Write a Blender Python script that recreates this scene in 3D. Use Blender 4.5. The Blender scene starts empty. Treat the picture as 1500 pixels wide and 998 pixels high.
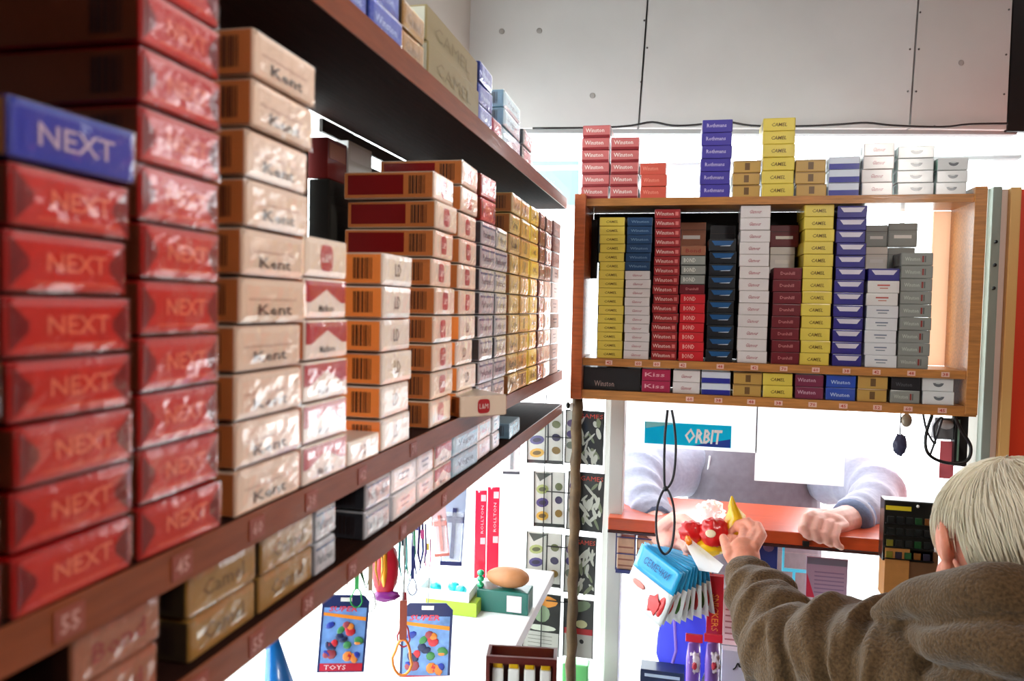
import bpy, bmesh, math, random
from mathutils import Vector, Matrix, noise
random.seed(7)
PI = math.pi
SC = bpy.context.scene
COL = SC.collection

# ------------------------------------------------------------------ camera
F_PX, YAW, PITCH, ROLL = 1121.0, 0.2277, -0.04347, 0.02015
CAM = Vector((0, 0, 1.65))
FW = Vector((-math.sin(YAW)*math.cos(PITCH), math.cos(YAW)*math.cos(PITCH), math.sin(PITCH)))
_rt = Vector((math.cos(YAW), math.sin(YAW), 0)); _up = _rt.cross(FW)
RT = _rt*math.cos(ROLL) + _up*math.sin(ROLL)
UP = -_rt*math.sin(ROLL) + _up*math.cos(ROLL)
cam_d = bpy.data.cameras.new('camera'); cam = bpy.data.objects.new('camera', cam_d); COL.objects.link(cam)
cam_d.sensor_width = 36; cam_d.lens = 36*F_PX/1500
cam_d.clip_start = 0.02
cam.matrix_world = Matrix(((RT.x, UP.x, -FW.x, CAM.x), (RT.y, UP.y, -FW.y, CAM.y), (RT.z, UP.z, -FW.z, CAM.z), (0, 0, 0, 1)))
cam_d.dof.use_dof = True; cam_d.dof.focus_distance = 1.25; cam_d.dof.aperture_fstop = 9.0
SC.camera = cam
# ------------------------------------------------------------------ world, lights, exposure
w = bpy.data.worlds.new('world'); SC.world = w; w.use_nodes = True
w.node_tree.nodes['Background'].inputs[0].default_value = (0.93, 0.97, 1.0, 1)
w.node_tree.nodes['Background'].inputs[1].default_value = 5.5
SC.view_settings.view_transform = 'Standard'; SC.view_settings.look = 'None'
SC.view_settings.exposure = 0.0; SC.view_settings.gamma = 1.0
SC.view_settings.use_curve_mapping = False
def area(name, loc, aim, sx, sy, power, col):
    d = bpy.data.lights.new(name, 'AREA'); d.shape = 'RECTANGLE'; d.size = sx; d.size_y = sy; d.energy = power; d.color = col
    o = bpy.data.objects.new(name, d); COL.objects.link(o); o.location = loc
    o.rotation_euler = (Vector(aim)-Vector(loc)).to_track_quat('-Z', 'Y').to_euler()
    return o
LAMP_POWER = 6.8
area('ceiling_lamp_light', (0.56, 0.14, 2.22), (0.0, 0.85, 1.5), 0.14, 0.5, LAMP_POWER, (1.0, 0.93, 0.86))

# ------------------------------------------------------------------ pixel helpers (a pixel of the photograph on a world plane)
def ray(px, py): return FW + RT*((px-750)/F_PX) - UP*((py-499)/F_PX)
def atX(px, py, x): d = ray(px, py); return CAM + d*(x/d.x)
def atY(px, py, y): d = ray(px, py); return CAM + d*(y/d.y)
def atD(px, py, t): return CAM + ray(px, py)*t

# ------------------------------------------------------------------ materials
def lin(c):
    c = [v/255 for v in c[:3]]
    return tuple(v/12.92 if v <= .04045 else ((v+.055)/1.055)**2.4 for v in c) + (1,)
MC = {}
def mat(rgb, rough=.5, coat=0., bump=0., bscale=60, metal=0., vary=0., spec=.5, sheen=0., kind='noise', coatrough=.08, trans=0.):
    key = (tuple(rgb), rough, coat, bump, bscale, metal, vary, spec, sheen, kind, coatrough, trans)
    if key in MC: return MC[key]
    m = bpy.data.materials.new('surface'); m.use_nodes = True
    nt = m.node_tree; b = nt.nodes['Principled BSDF']
    b.inputs['Base Color'].default_value = lin(rgb); b.inputs['Roughness'].default_value = rough
    b.inputs['Coat Weight'].default_value = coat; b.inputs['Coat Roughness'].default_value = coatrough
    b.inputs['Metallic'].default_value = metal; b.inputs['Specular IOR Level'].default_value = spec
    b.inputs['Sheen Weight'].default_value = sheen
    b.inputs['Transmission Weight'].default_value = trans
    if bump or vary:
        tc = nt.nodes.new('ShaderNodeTexCoord')
        mp = nt.nodes.new('ShaderNodeMapping'); nt.links.new(tc.outputs['Object'], mp.inputs[0])
        if kind == 'wood': mp.inputs['Scale'].default_value = (1, 1, 9) 
        if kind == 'woody': mp.inputs['Scale'].default_value = (9, 1, 9)
        if kind == 'woodx': mp.inputs['Scale'].default_value = (1, 9, 9)
        n = nt.nodes.new('ShaderNodeTexNoise'); n.inputs['Scale'].default_value = bscale
        n.inputs['Detail'].default_value = 4; nt.links.new(mp.outputs[0], n.inputs['Vector'])
        if vary:
            r = nt.nodes.new('ShaderNodeValToRGB'); L = lin(rgb)
            r.color_ramp.elements[0].position = .3; r.color_ramp.elements[1].position = .7
            r.color_ramp.elements[0].color = tuple(max(0, v*(1-vary)) for v in L[:3])+(1,)
            r.color_ramp.elements[1].color = tuple(min(1, v*(1+vary)) for v in L[:3])+(1,)
            nt.links.new(n.outputs['Fac'], r.inputs[0]); nt.links.new(r.outputs[0], b.inputs['Base Color'])
        if bump:
            bp = nt.nodes.new('ShaderNodeBump'); bp.inputs['Strength'].default_value = bump; bp.inputs['Distance'].default_value = .002
            nt.links.new(n.outputs['Fac'], bp.inputs['Height']); nt.links.new(bp.outputs[0], b.inputs['Normal'])
            nt.links.new(bp.outputs[0], b.inputs['Coat Normal'])
    MC[key] = m; return m
def film(name, haze, gloss, rough, bump=.6, tint=(1, 1, 1), bscale=120, hazecol=(.9, .9, .9)):
    m = bpy.data.materials.new(name); m.use_nodes = True; nt = m.node_tree; nt.nodes.clear()
    o = nt.nodes.new('ShaderNodeOutputMaterial'); t = nt.nodes.new('ShaderNodeBsdfTransparent'); t.inputs[0].default_value = tint+(1,)
    g = nt.nodes.new('ShaderNodeBsdfGlossy'); g.inputs['Roughness'].default_value = rough
    d = nt.nodes.new('ShaderNodeBsdfDiffuse'); d.inputs[0].default_value = hazecol+(1,)
    lw = nt.nodes.new('ShaderNodeFresnel'); lw.inputs[0].default_value = 1.5
    mu = nt.nodes.new('ShaderNodeMath'); mu.operation = 'MULTIPLY_ADD'; mu.inputs[1].default_value = gloss; mu.inputs[2].default_value = .02; mu.use_clamp = True
    m1 = nt.nodes.new('ShaderNodeMixShader'); m1.inputs[0].default_value = haze
    m2 = nt.nodes.new('ShaderNodeAddShader')
    nt.links.new(t.outputs[0], m1.inputs[1]); nt.links.new(d.outputs[0], m1.inputs[2])
    nt.links.new(lw.outputs[0], mu.inputs[0]); nt.links.new(mu.outputs[0], g.inputs['Color'])
    nt.links.new(m1.outputs[0], m2.inputs[0]); nt.links.new(g.outputs[0], m2.inputs[1]); nt.links.new(m2.outputs[0], o.inputs[0])
    if bump:
        tc = nt.nodes.new('ShaderNodeTexCoord'); n = nt.nodes.new('ShaderNodeTexNoise'); n.inputs['Scale'].default_value = bscale; n.inputs['Detail'].default_value = 3
        bp = nt.nodes.new('ShaderNodeBump'); bp.inputs['Strength'].default_value = bump; bp.inputs['Distance'].default_value = .004
        nt.links.new(tc.outputs['Object'], n.inputs['Vector']); nt.links.new(n.outputs['Fac'], bp.inputs['Height'])
        nt.links.new(bp.outputs[0], g.inputs['Normal'])
    return m
CELLO = film('cellophane', .0, 1.5, .10, .07)
CELLOF = film('cellophane_fold', .01, 1.9, .13, .07)
GLASS = film('window_glass', .0, .7, .02, 0, (.97, .99, .98))
PLAST = film('clear_plastic', .22, 1.2, .12, .8, hazecol=(.85, .88, .9), bscale=60)
def translucent(rgb, mixf=.5):
    m = bpy.data.materials.new('translucent_sheet'); m.use_nodes = True; nt = m.node_tree; nt.nodes.clear()
    o = nt.nodes.new('ShaderNodeOutputMaterial'); a = nt.nodes.new('ShaderNodeBsdfDiffuse'); b = nt.nodes.new('ShaderNodeBsdfTranslucent')
    a.inputs[0].default_value = lin(rgb); b.inputs[0].default_value = lin(rgb); x = nt.nodes.new('ShaderNodeMixShader'); x.inputs[0].default_value = mixf
    nt.links.new(a.outputs[0], x.inputs[1]); nt.links.new(b.outputs[0], x.inputs[2]); nt.links.new(x.outputs[0], o.inputs[0]); return m

# ------------------------------------------------------------------ mesh builder
TXT = {}
def text_mesh(s, shear=0., bold=0.):
    k = (s, shear, bold)
    if k in TXT: return TXT[k]
    c = bpy.data.curves.new('t', 'FONT'); c.body = s; c.size = 1; c.resolution_u = 1; c.shear = shear; c.offset = bold
    o = bpy.data.objects.new('t', c); COL.objects.link(o)
    dg = bpy.context.evaluated_depsgraph_get(); dg.update()
    me = bpy.data.meshes.new_from_object(o.evaluated_get(dg))
    vs = [v.co.copy() for v in me.vertices]; fs = [tuple(p.vertices) for p in me.polygons]
    bpy.data.objects.remove(o); bpy.data.curves.remove(c); bpy.data.meshes.remove(me)
    x0 = min(v.x for v in vs); x1 = max(v.x for v in vs); y0 = min(v.y for v in vs); y1 = max(v.y for v in vs)
    vs = [((v.x-x0)/(x1-x0), (v.y-y0)/(y1-y0)) for v in vs]
    TXT[k] = (vs, fs); return TXT[k]
class MB:
    def __init__(s): s.v = []; s.f = []; s.m = []; s.mats = []; s.smooth = []
    def mi(s, m):
        if m not in s.mats: s.mats.append(m)
        return s.mats.index(m)
    def add(s, vs, fs, m, smooth=False):
        k = len(s.v); s.v += [tuple(v) for v in vs]; i = s.mi(m)
        for f in fs: s.f.append(tuple(a+k for a in f)); s.m.append(i); s.smooth.append(smooth)
        return s
    def box(s, a, b, m, bev=0.):
        x0, y0, z0 = a; x1, y1, z1 = b
        if bev <= 0:
            vs = [(x0,y0,z0),(x1,y0,z0),(x1,y1,z0),(x0,y1,z0),(x0,y0,z1),(x1,y0,z1),(x1,y1,z1),(x0,y1,z1)]
            return s.add(vs, [(0,3,2,1),(4,5,6,7),(0,1,5,4),(1,2,6,5),(2,3,7,6),(3,0,4,7)], m)
        bm = bmesh.new(); bmesh.ops.create_cube(bm, size=1)
        for v in bm.verts: v.co = Vector(((x0+x1)/2+v.co.x*(x1-x0), (y0+y1)/2+v.co.y*(y1-y0), (z0+z1)/2+v.co.z*(z1-z0)))
        bmesh.ops.bevel(bm, geom=bm.edges[:], offset=bev, segments=2, affect='EDGES', profile=.6)
        bm.verts.index_update()
        s.add([v.co for v in bm.verts], [[v.index for v in f.verts] for f in bm.faces], m); bm.free(); return s
    def quad(s, a, b, c, d, m): return s.add([a, b, c, d], [(0, 1, 2, 3)], m)
    def poly(s, pts, m): return s.add(pts, [tuple(range(len(pts)))], m)
    def prism(s, pts, y0, y1, m):   # outline in x,z extruded along y
        n = len(pts); vs = [(x, y0, z) for x, z in pts]+[(x, y1, z) for x, z in pts]
        fs = [tuple(range(n)), tuple(range(2*n-1, n-1, -1))]+[(i, i+n, (i+1) % n+n, (i+1) % n) for i in range(n)]
        return s.add(vs, fs, m)
    def tube(s, path, rad, m, seg=8, closed=False, cap=True, fold=None):
        P = [Vector(p) for p in path]; n = len(P); R = rad if hasattr(rad, '__len__') else [rad]*n
        vs = []; up = None
        for i in range(n):
            if closed: t = P[(i+1) % n]-P[i-1]
            else: t = P[min(i+1, n-1)]-P[max(i-1, 0)]
            t.normalize()
            if up is None: up = t.orthogonal().normalized()
            up = (up-t*up.dot(t)).normalized(); q = t.cross(up)
            for k in range(seg):
                a = 2*PI*k/seg; rr = R[i] if not isinstance(R[i], tuple) else 1
                ra, rb = (R[i] if isinstance(R[i], tuple) else (R[i], R[i]))
                f = 1+(fold(i/(n-1), a) if fold else 0)
                vs.append(P[i]+up*math.cos(a)*ra*f+q*math.sin(a)*rb*f)
        fs = []
        for i in range(n if closed else n-1):
            j = (i+1) % n
            for k in range(seg): fs.append((i*seg+k, i*seg+(k+1) % seg, j*seg+(k+1) % seg, j*seg+k))
        if cap and not closed:
            fs.append(tuple(range(seg-1, -1, -1))); fs.append(tuple((n-1)*seg+k for k in range(seg)))
        return s.add(vs, fs, m, True)
    def ball(s, c, r, m, seg=12, rings=8, rot=None, fn=None):
        r = r if hasattr(r, '__len__') else (r, r, r); vs = []; fs = []
        for i in range(rings+1):
            th = PI*i/rings
            for k in range(seg):
                a = 2*PI*k/seg; u = Vector((math.sin(th)*math.cos(a), math.sin(th)*math.sin(a), math.cos(th)))
                q = Vector((u.x*r[0], u.y*r[1], u.z*r[2])); 
                if fn: q = q*fn(u)
                if rot: q = rot @ q
                vs.append(Vector(c)+q)
        for i in range(rings):
            for k in range(seg): fs.append((i*seg+k, (i+1)*seg+k, (i+1)*seg+(k+1) % seg, i*seg+(k+1) % seg))
        return s.add(vs, fs, m, True)
    def text(s, st, x0, x1, z0, z1, y, m, shear=0., bold=0., face='-Y'):
        vs, fs = text_mesh(st, shear, bold)
        if face == '-Y': P = [(x0+(x1-x0)*a, y, z0+(z1-z0)*b) for a, b in vs]
        elif face == '+X': P = [(y, x0+(x1-x0)*a, z0+(z1-z0)*b) for a, b in vs]
        return s.add(P, fs, m)
    def mesh(s, name):
        me = bpy.data.meshes.new(name); me.from_pydata(s.v, [], s.f)
        for m in s.mats: me.materials.append(m)
        me.polygons.foreach_set('material_index', s.m); me.polygons.foreach_set('use_smooth', s.smooth); me.update(); return me
    def build(s, name, parent=None, loc=None, rot=None):
        o = bpy.data.objects.new(name, s.mesh(name)); COL.objects.link(o)
        if parent: o.parent = parent
        if loc: o.location = loc
        if rot: o.rotation_euler = rot
        return o
def tag(o, label, cat, group=None):
    o['label'] = label; o['category'] = cat
    if group: o['group'] = group
    return o
def struct(o): o['kind'] = 'structure'; return o
def empty(name, loc=(0, 0, 0), rot=(0, 0, 0)):
    o = bpy.data.objects.new(name, None); COL.objects.link(o); o.location = loc; o.rotation_euler = rot; o.empty_display_size = .02; return o
def link(name, me, parent=None, loc=(0, 0, 0), rot=(0, 0, 0)):
    o = bpy.data.objects.new(name, me); COL.objects.link(o); o.location = loc; o.rotation_euler = rot
    if parent: o.parent = parent
    return o

WOOD_F = mat((186, 122, 60), .42, .25, .15, 25, vary=.22, kind='woodx')
WOOD_EDGE = mat((150, 76, 40), .45, .15, .15, 25, vary=.15, kind='wood')
WOOD_DARK = mat((40, 16, 9), .8, .0, .2, 25, spec=.12, vary=.3, kind='woody')
WHITE = mat((228, 228, 224), .5)
PANEL = mat((196, 196, 195), .7, 0, .1, 6, vary=.05)
BLACK = mat((14, 14, 15), .45)

# ================================================================== SETTING
X0, X1, Y0, Y1, ZC = -.46, 1.0, -.85, 1.52, 2.42
struct(MB().box((X0, Y0, -.05), (X1, Y1+.1, 0), mat((96, 90, 84), .7, vary=.15, bscale=8)).build('floor'))
struct(MB().box((X0-.05, Y0-.05, ZC), (X1+.05, 1.9, ZC+.05), PANEL).build('ceiling'))
struct(MB().box((X0-.05, Y0-.05, 0), (X1+.05, Y0, ZC), mat((104, 84, 70), .7)).build('wall_back'))
struct(MB().box((X1, Y0, 0), (X1+.05, 1.9, ZC), mat((112, 66, 48), .7)).build('wall_right'))
wl = MB().box((X0-.05, Y0, 0), (X0, .12, ZC), mat((96, 76, 62), .7)); wl.box((X0-.05, .12, 0), (X0, Y1+.03, .85), mat((190, 184, 176), .7))
wl.box((X0-.05, .12, 2.1), (X0, Y1+.03, ZC), mat((190, 184, 176), .7))
struct(wl.build('wall_left'))
struct(MB().box((X0-.05, Y1, 0), (X1, Y1+.05, .62), mat((190, 184, 176), .7)).build('wall_front'))
win = struct(empty('window_1', (X0, .8, .85)))
MB().box((X0-.03, .13, .86), (X0-.026, 1.5, 2.09), GLASS).build('pane', win).matrix_parent_inverse = Matrix.Translation((-X0, -.8, -.85))
for yy in (.12, .62, 1.50):
    MB().box((X0-.045, yy, .85), (X0-.005, yy+.025, 2.1), WHITE).build('window_frame', win).matrix_parent_inverse = Matrix.Translation((-X0, -.8, -.85))
# front window: posts, glass below the counter, glass above the shelf
win2 = struct(empty('window_2', (0, 0, 0)))
MB().box((-.44, 1.535, 1.56), (.50, 1.539, 1.962), GLASS).build('pane', win2)
MB().box((-.44, 1.535, .62), (.52, 1.539, 1.19), GLASS).build('pane', win2)
MUL = translucent((244, 248, 250), .5)
for a, b in ((( .372, 1.53, 1.57), (.376, 1.544, 1.92)), ((-.44, 1.53, 1.742), (.50, 1.544, 1.746))):
    MB().box(a, b, MUL).build('window_bar', win2)
MB().box((-.44, 1.525, 1.93), (.56, 1.55, 1.936), MUL).build('window_bar', win2)
# white post left of the serving hatch
post = MB(); a = atY(884, 600, 1.5); 
post.box((-.146, 1.49, .6), (-.118, 1.54, 1.60), mat((205, 203, 200), .55, bump=.1), .002).box((-.156, 1.50, .6), (-.147, 1.53, 1.60), WHITE)
struct(post.build('trim_1'))
# right hand posts and the red panel beyond them
TX = [atY(x, 450, 1.5)[0] for x in (1428, 1442, 1456, 1468, 1484)]
struct(MB().box((TX[0], 1.505, .6), (TX[1]-.0003, 1.53, 1.875), translucent((250, 250, 246), .5), .001).build('trim_2'))
struct(MB().box((TX[1], 1.485, .6), (TX[2]-.0003, 1.53, 1.875), mat((160, 174, 164), .5), .002).build('trim_3'))
struct(MB().box((TX[2], 1.495, .6), (TX[3]-.0003, 1.53, 1.872), mat((248, 222, 208), .55), .002).build('trim_4'))
struct(MB().box((TX[3], 1.485, .6), (TX[4]-.0003, 1.53, 1.874), mat((255, 206, 130), .35), .002).build('trim_5'))
struct(MB().box((TX[4], 1.50, .6), (1.0, 1.53, 1.872), mat((246, 72, 34), .45)).build('wall_front_panel'))
# bolts and hook pieces on the grey-green strip
bl = MB()
for z in (1.70, 1.74, 1.78): bl.ball(((TX[1]+TX[2])/2, 1.482, z), .003, BLACK, 8, 5)
b_ = bl.build('bolt', bpy.data.objects['trim_3']); b_['kind'] = 'stuff'

# upper boards above the window (square to the view, so turned against the shelf)
upr = struct(empty('wall_front_upper'))
DEP = 1.58
def slab(name, pts, dep, th, m, parent):
    P = [atD(x, y, dep) for x, y in pts]; n = len(P); Q = [p+FW*th for p in P]
    fs = [tuple(range(n-1, -1, -1)), tuple(range(n, 2*n))]+[(i, (i+1) % n, (i+1) % n+n, i+n) for i in range(n)]
    return MB().add(P+Q, fs, m).build(name, parent)
slab('panel', [(300, 187), (934, 187), (957, -130), (300, -130)], DEP, .012, PANEL, upr)
slab('panel', [(937, 187), (1331, 188), (1353, -130), (960, -130)], DEP, .012, PANEL, upr)
slab('panel', [(1334, 188), (1474, 190), (1489, -130), (1356, -130)], DEP, .012, mat((190, 187, 184), .7, 0, .1, 6, vary=.05), upr)
slab('panel_rail', [(300, 183), (1490, 187), (1490, 197), (300, 193)], DEP+.013, .02, mat((150, 152, 152), .6), upr)
slab('dark_panel', [(1476, 192), (1620, 196), (1640, -130), (1491, -130)], DEP+.002, .012, BLACK, upr)
slab('backing', [(300, 182), (1700, 186), (1700, -150), (300, -150)], DEP+.04, .01, mat((120, 118, 115), .8), upr)
sc = MB()
for px, py in ((1333, 72), (1346, 72), (1330, 134), (1342, 134), (944, 30), (939, 120), (1474, 80), (1471, 138), (948, 70), (1348, 18), (1478, 14), (868, 188), (1354, 186), (1369, 185), (1146, 184)):
    sc.ball(atD(px, py, DEP-.001), .0022, mat((70, 66, 64), .5), 6, 4)
for px, py in ((790, 45), (735, 46), (868, 140), (1408, 92)): sc.ball(atD(px, py, DEP-.0002), (.006, .0008, .006), mat((150, 147, 143), .8), 10, 6, Matrix.Rotation(YAW, 3, 'Z'))
s_ = sc.build('screw', upr); s_['kind'] = 'stuff'
def smooth_path(pts, n=8, closed=False):
    P = [Vector(p) for p in pts]; out = []; L = len(P)
    for i in range(L if closed else L-1):
        p0 = P[(i-1) % L] if closed or i > 0 else P[0]; p1 = P[i]; p2 = P[(i+1) % L]; p3 = P[(i+2) % L] if closed or i+2 < L else P[-1]
        for k in range(n):
            t = k/n; out.append(.5*((2*p1)+(p2-p0)*t+(2*p0-5*p1+4*p2-p3)*t*t+(3*p1-p0-3*p2+p3)*t**3))
    if not closed: out.append(P[-1])
    return out
cab = [atD(x, y, DEP-.01) for x, y in ((780, 188), (880, 187), (925, 184), (955, 179), (985, 184), (1020, 183), (1060, 178), (1100, 184), (1160, 185), (1200, 184), (1235, 182), (1270, 180), (1310, 184), (1380, 186), (1420, 182), (1476, 181))]
tag(MB().tube(smooth_path(cab, 4), .0022, BLACK, 6).build('cable'), 'thin black cable running along the bottom edge of grey upper boards', 'cable')

# pale blue lit board and daylight pavement outside
slab('pale_blue_panel', [(700, 236), (848, 236), (848, 300), (700, 300)], 2.3, .02, mat((150, 205, 224), .6), upr)
struct(MB().box((-8, -6, -.30), (8, 9, -.25), mat((200, 200, 198), .8)).build('ground_outside'))

lf_ = tag(MB().box((.48, -.12, 2.235), (.64, .40, 2.26), WHITE, .003).build('ceiling_lamp'), 'white strip lamp hanging under the ceiling near the right wall', 'lamp')
for yy in (-.06, .34): MB().tube([(.56, yy, 2.26), (.56, yy, ZC)], .003, WHITE, 6).build('hanger_rod', lf_)
# ================================================================== SHELVES
def tags(parent, spots, m_tag, m_txt, face):
    for i, (a, z, wd, ht, y) in enumerate(spots):
        mb = MB()
        s = str(random.choice((38, 42, 45, 48, 52, 55, 60, 65, 70)))
        if face == '+X':
            mb.box((y, a-wd/2, z-ht/2), (y+.0006, a+wd/2, z+ht/2), m_tag).text(s, a-wd*.33, a+wd*.33, z-ht*.32, z+ht*.32, y+.0009, m_txt, bold=.02, face='+X')
        else:
            mb.box((a-wd/2, y-.0006, z-ht/2), (a+wd/2, y, z+ht/2), m_tag).text(s, a-wd*.33, a+wd*.33, z-ht*.32, z+ht*.32, y-.0009, m_txt, bold=.02)
        mb.build('price_tag', parent)
XF = -.22; XB = -.345
ls = tag(empty('wall_shelf'), 'long dark wood shelf unit along left side packed with cigarette packs', 'shelf')
def board(name, x0, y0, z0, x1, y1, z1, core, edge, parent, face):
    MB().box((x0, y0, z0), (x1, y1, z1), core, .0008).build(name, parent)
    if face == '+X': MB().box((x1, y0, z0), (x1+.0012, y1, z1), edge).build('edge_band', parent)
    else: MB().box((x0, y0-.0012, z0), (x1, y0, z1), edge).build('edge_band', parent)
board('top_board', XB, -.3, 1.827, XF-.001, 1.36, 1.846, WOOD_DARK, WOOD_EDGE, ls, '+X')
board('middle_board', XB, -.3, 1.5225, XF-.001, 1.355, 1.5395, WOOD_DARK, WOOD_EDGE, ls, '+X')
board('bottom_board', XB, -.3, 1.461, XF-.001, 1.36, 1.4775, WOOD_DARK, WOOD_EDGE, ls, '+X')
MB().box((XB, -.32, 1.461), (XF-.001, -.301, 1.846), WOOD_DARK).build('end_panel', ls)
BK = mat((34, 24, 20), .6)
MB().box((XB-.004, -.3, 1.478), (XB-.0005, .635, 1.826), BK).build('back_panel', ls)
MB().box((XB-.004, .675, 1.478), (XB-.0005, 1.36, 1.800), BK).build('back_panel', ls)
MB().box((XB-.004, .675, 1.8135), (XB-.0005, 1.36, 1.826), BK).build('back_rail', ls)
for yy in (.62, 1.0): MB().box((XB, yy, 1.54), (XB+.008, yy+.012, 1.8265), WOOD_DARK).build('upright', ls)
TAGM = mat((170, 88, 72), .5, .3); TAGT = mat((226, 170, 160), .5)
tags(ls, [(atX(*p, XF)[1], z, .014, .011, XF+.0003) for p, z in (((100, 905), 1.531), ((265, 825), 1.531), ((375, 770), 1.531), ((455, 725), 1.531), ((530, 680), 1.531), ((605, 650), 1.531), ((290, 990), 1.469), ((375, 945), 1.469), ((450, 888), 1.469), ((515, 835), 1.469), ((590, 780), 1.469), ((650, 735), 1.469))], TAGM, TAGT, '+X')

YF = 1.36
fs_ = tag(empty('hanging_shelf'), 'light wood shelf unit hanging across the serving window, full of packs', 'shelf')
FX0, FX1 = -.198, .452
board('top_board', FX0, YF, 1.832, FX1, 1.47, 1.845, WOOD_F, WOOD_F, fs_, '-Y')
board('middle_board', FX0+.014, YF, 1.549, FX1-.018, 1.47, 1.5625, WOOD_F, WOOD_F, fs_, '-Y')
board('bottom_board', FX0, YF, 1.489, FX1, 1.47, 1.505, WOOD_F, WOOD_F, fs_, '-Y')
MB().box((FX0-.006, YF-.012, 1.489), (FX0+.0135, 1.47, 1.852), mat((186, 92, 44), .42, .25, .15, 25, vary=.2, kind='wood'), .001).build('side_panel', fs_)
MB().box((FX1-.0175, YF-.006, 1.492), (FX1, 1.47, 1.856), WOOD_F, .001).build('side_panel', fs_)
MB().box((FX1-.045, 1.466, 1.563), (FX1-.018, 1.472, 1.831), translucent((250, 226, 206), .5)).build('glow_back_slat', fs_)  # paler than the other wood: bright glow put into the slat's colour
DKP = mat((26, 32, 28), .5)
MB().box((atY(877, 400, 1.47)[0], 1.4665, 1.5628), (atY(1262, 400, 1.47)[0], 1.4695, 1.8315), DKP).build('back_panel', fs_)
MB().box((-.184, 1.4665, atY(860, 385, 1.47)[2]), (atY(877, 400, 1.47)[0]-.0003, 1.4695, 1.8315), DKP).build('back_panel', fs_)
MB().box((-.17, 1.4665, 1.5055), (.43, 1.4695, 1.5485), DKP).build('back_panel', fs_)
tf = []
for px in (892, 935, 962, 1000, 1055, 1105, 1148, 1195, 1240, 1284, 1335, 1385):
    tf.append((atY(px, 535, YF)[0], 1.5555, .012, .008, YF-.0015))
for px in (1010, 1052, 1100, 1140, 1190, 1235, 1285, 1330, 1380): tf.append((atY(px, 595, YF)[0], 1.497, .013, .008, YF-.0015))
tags(fs_, tf, mat((232, 190, 176), .5), mat((190, 60, 50), .5), '-Y')

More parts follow.
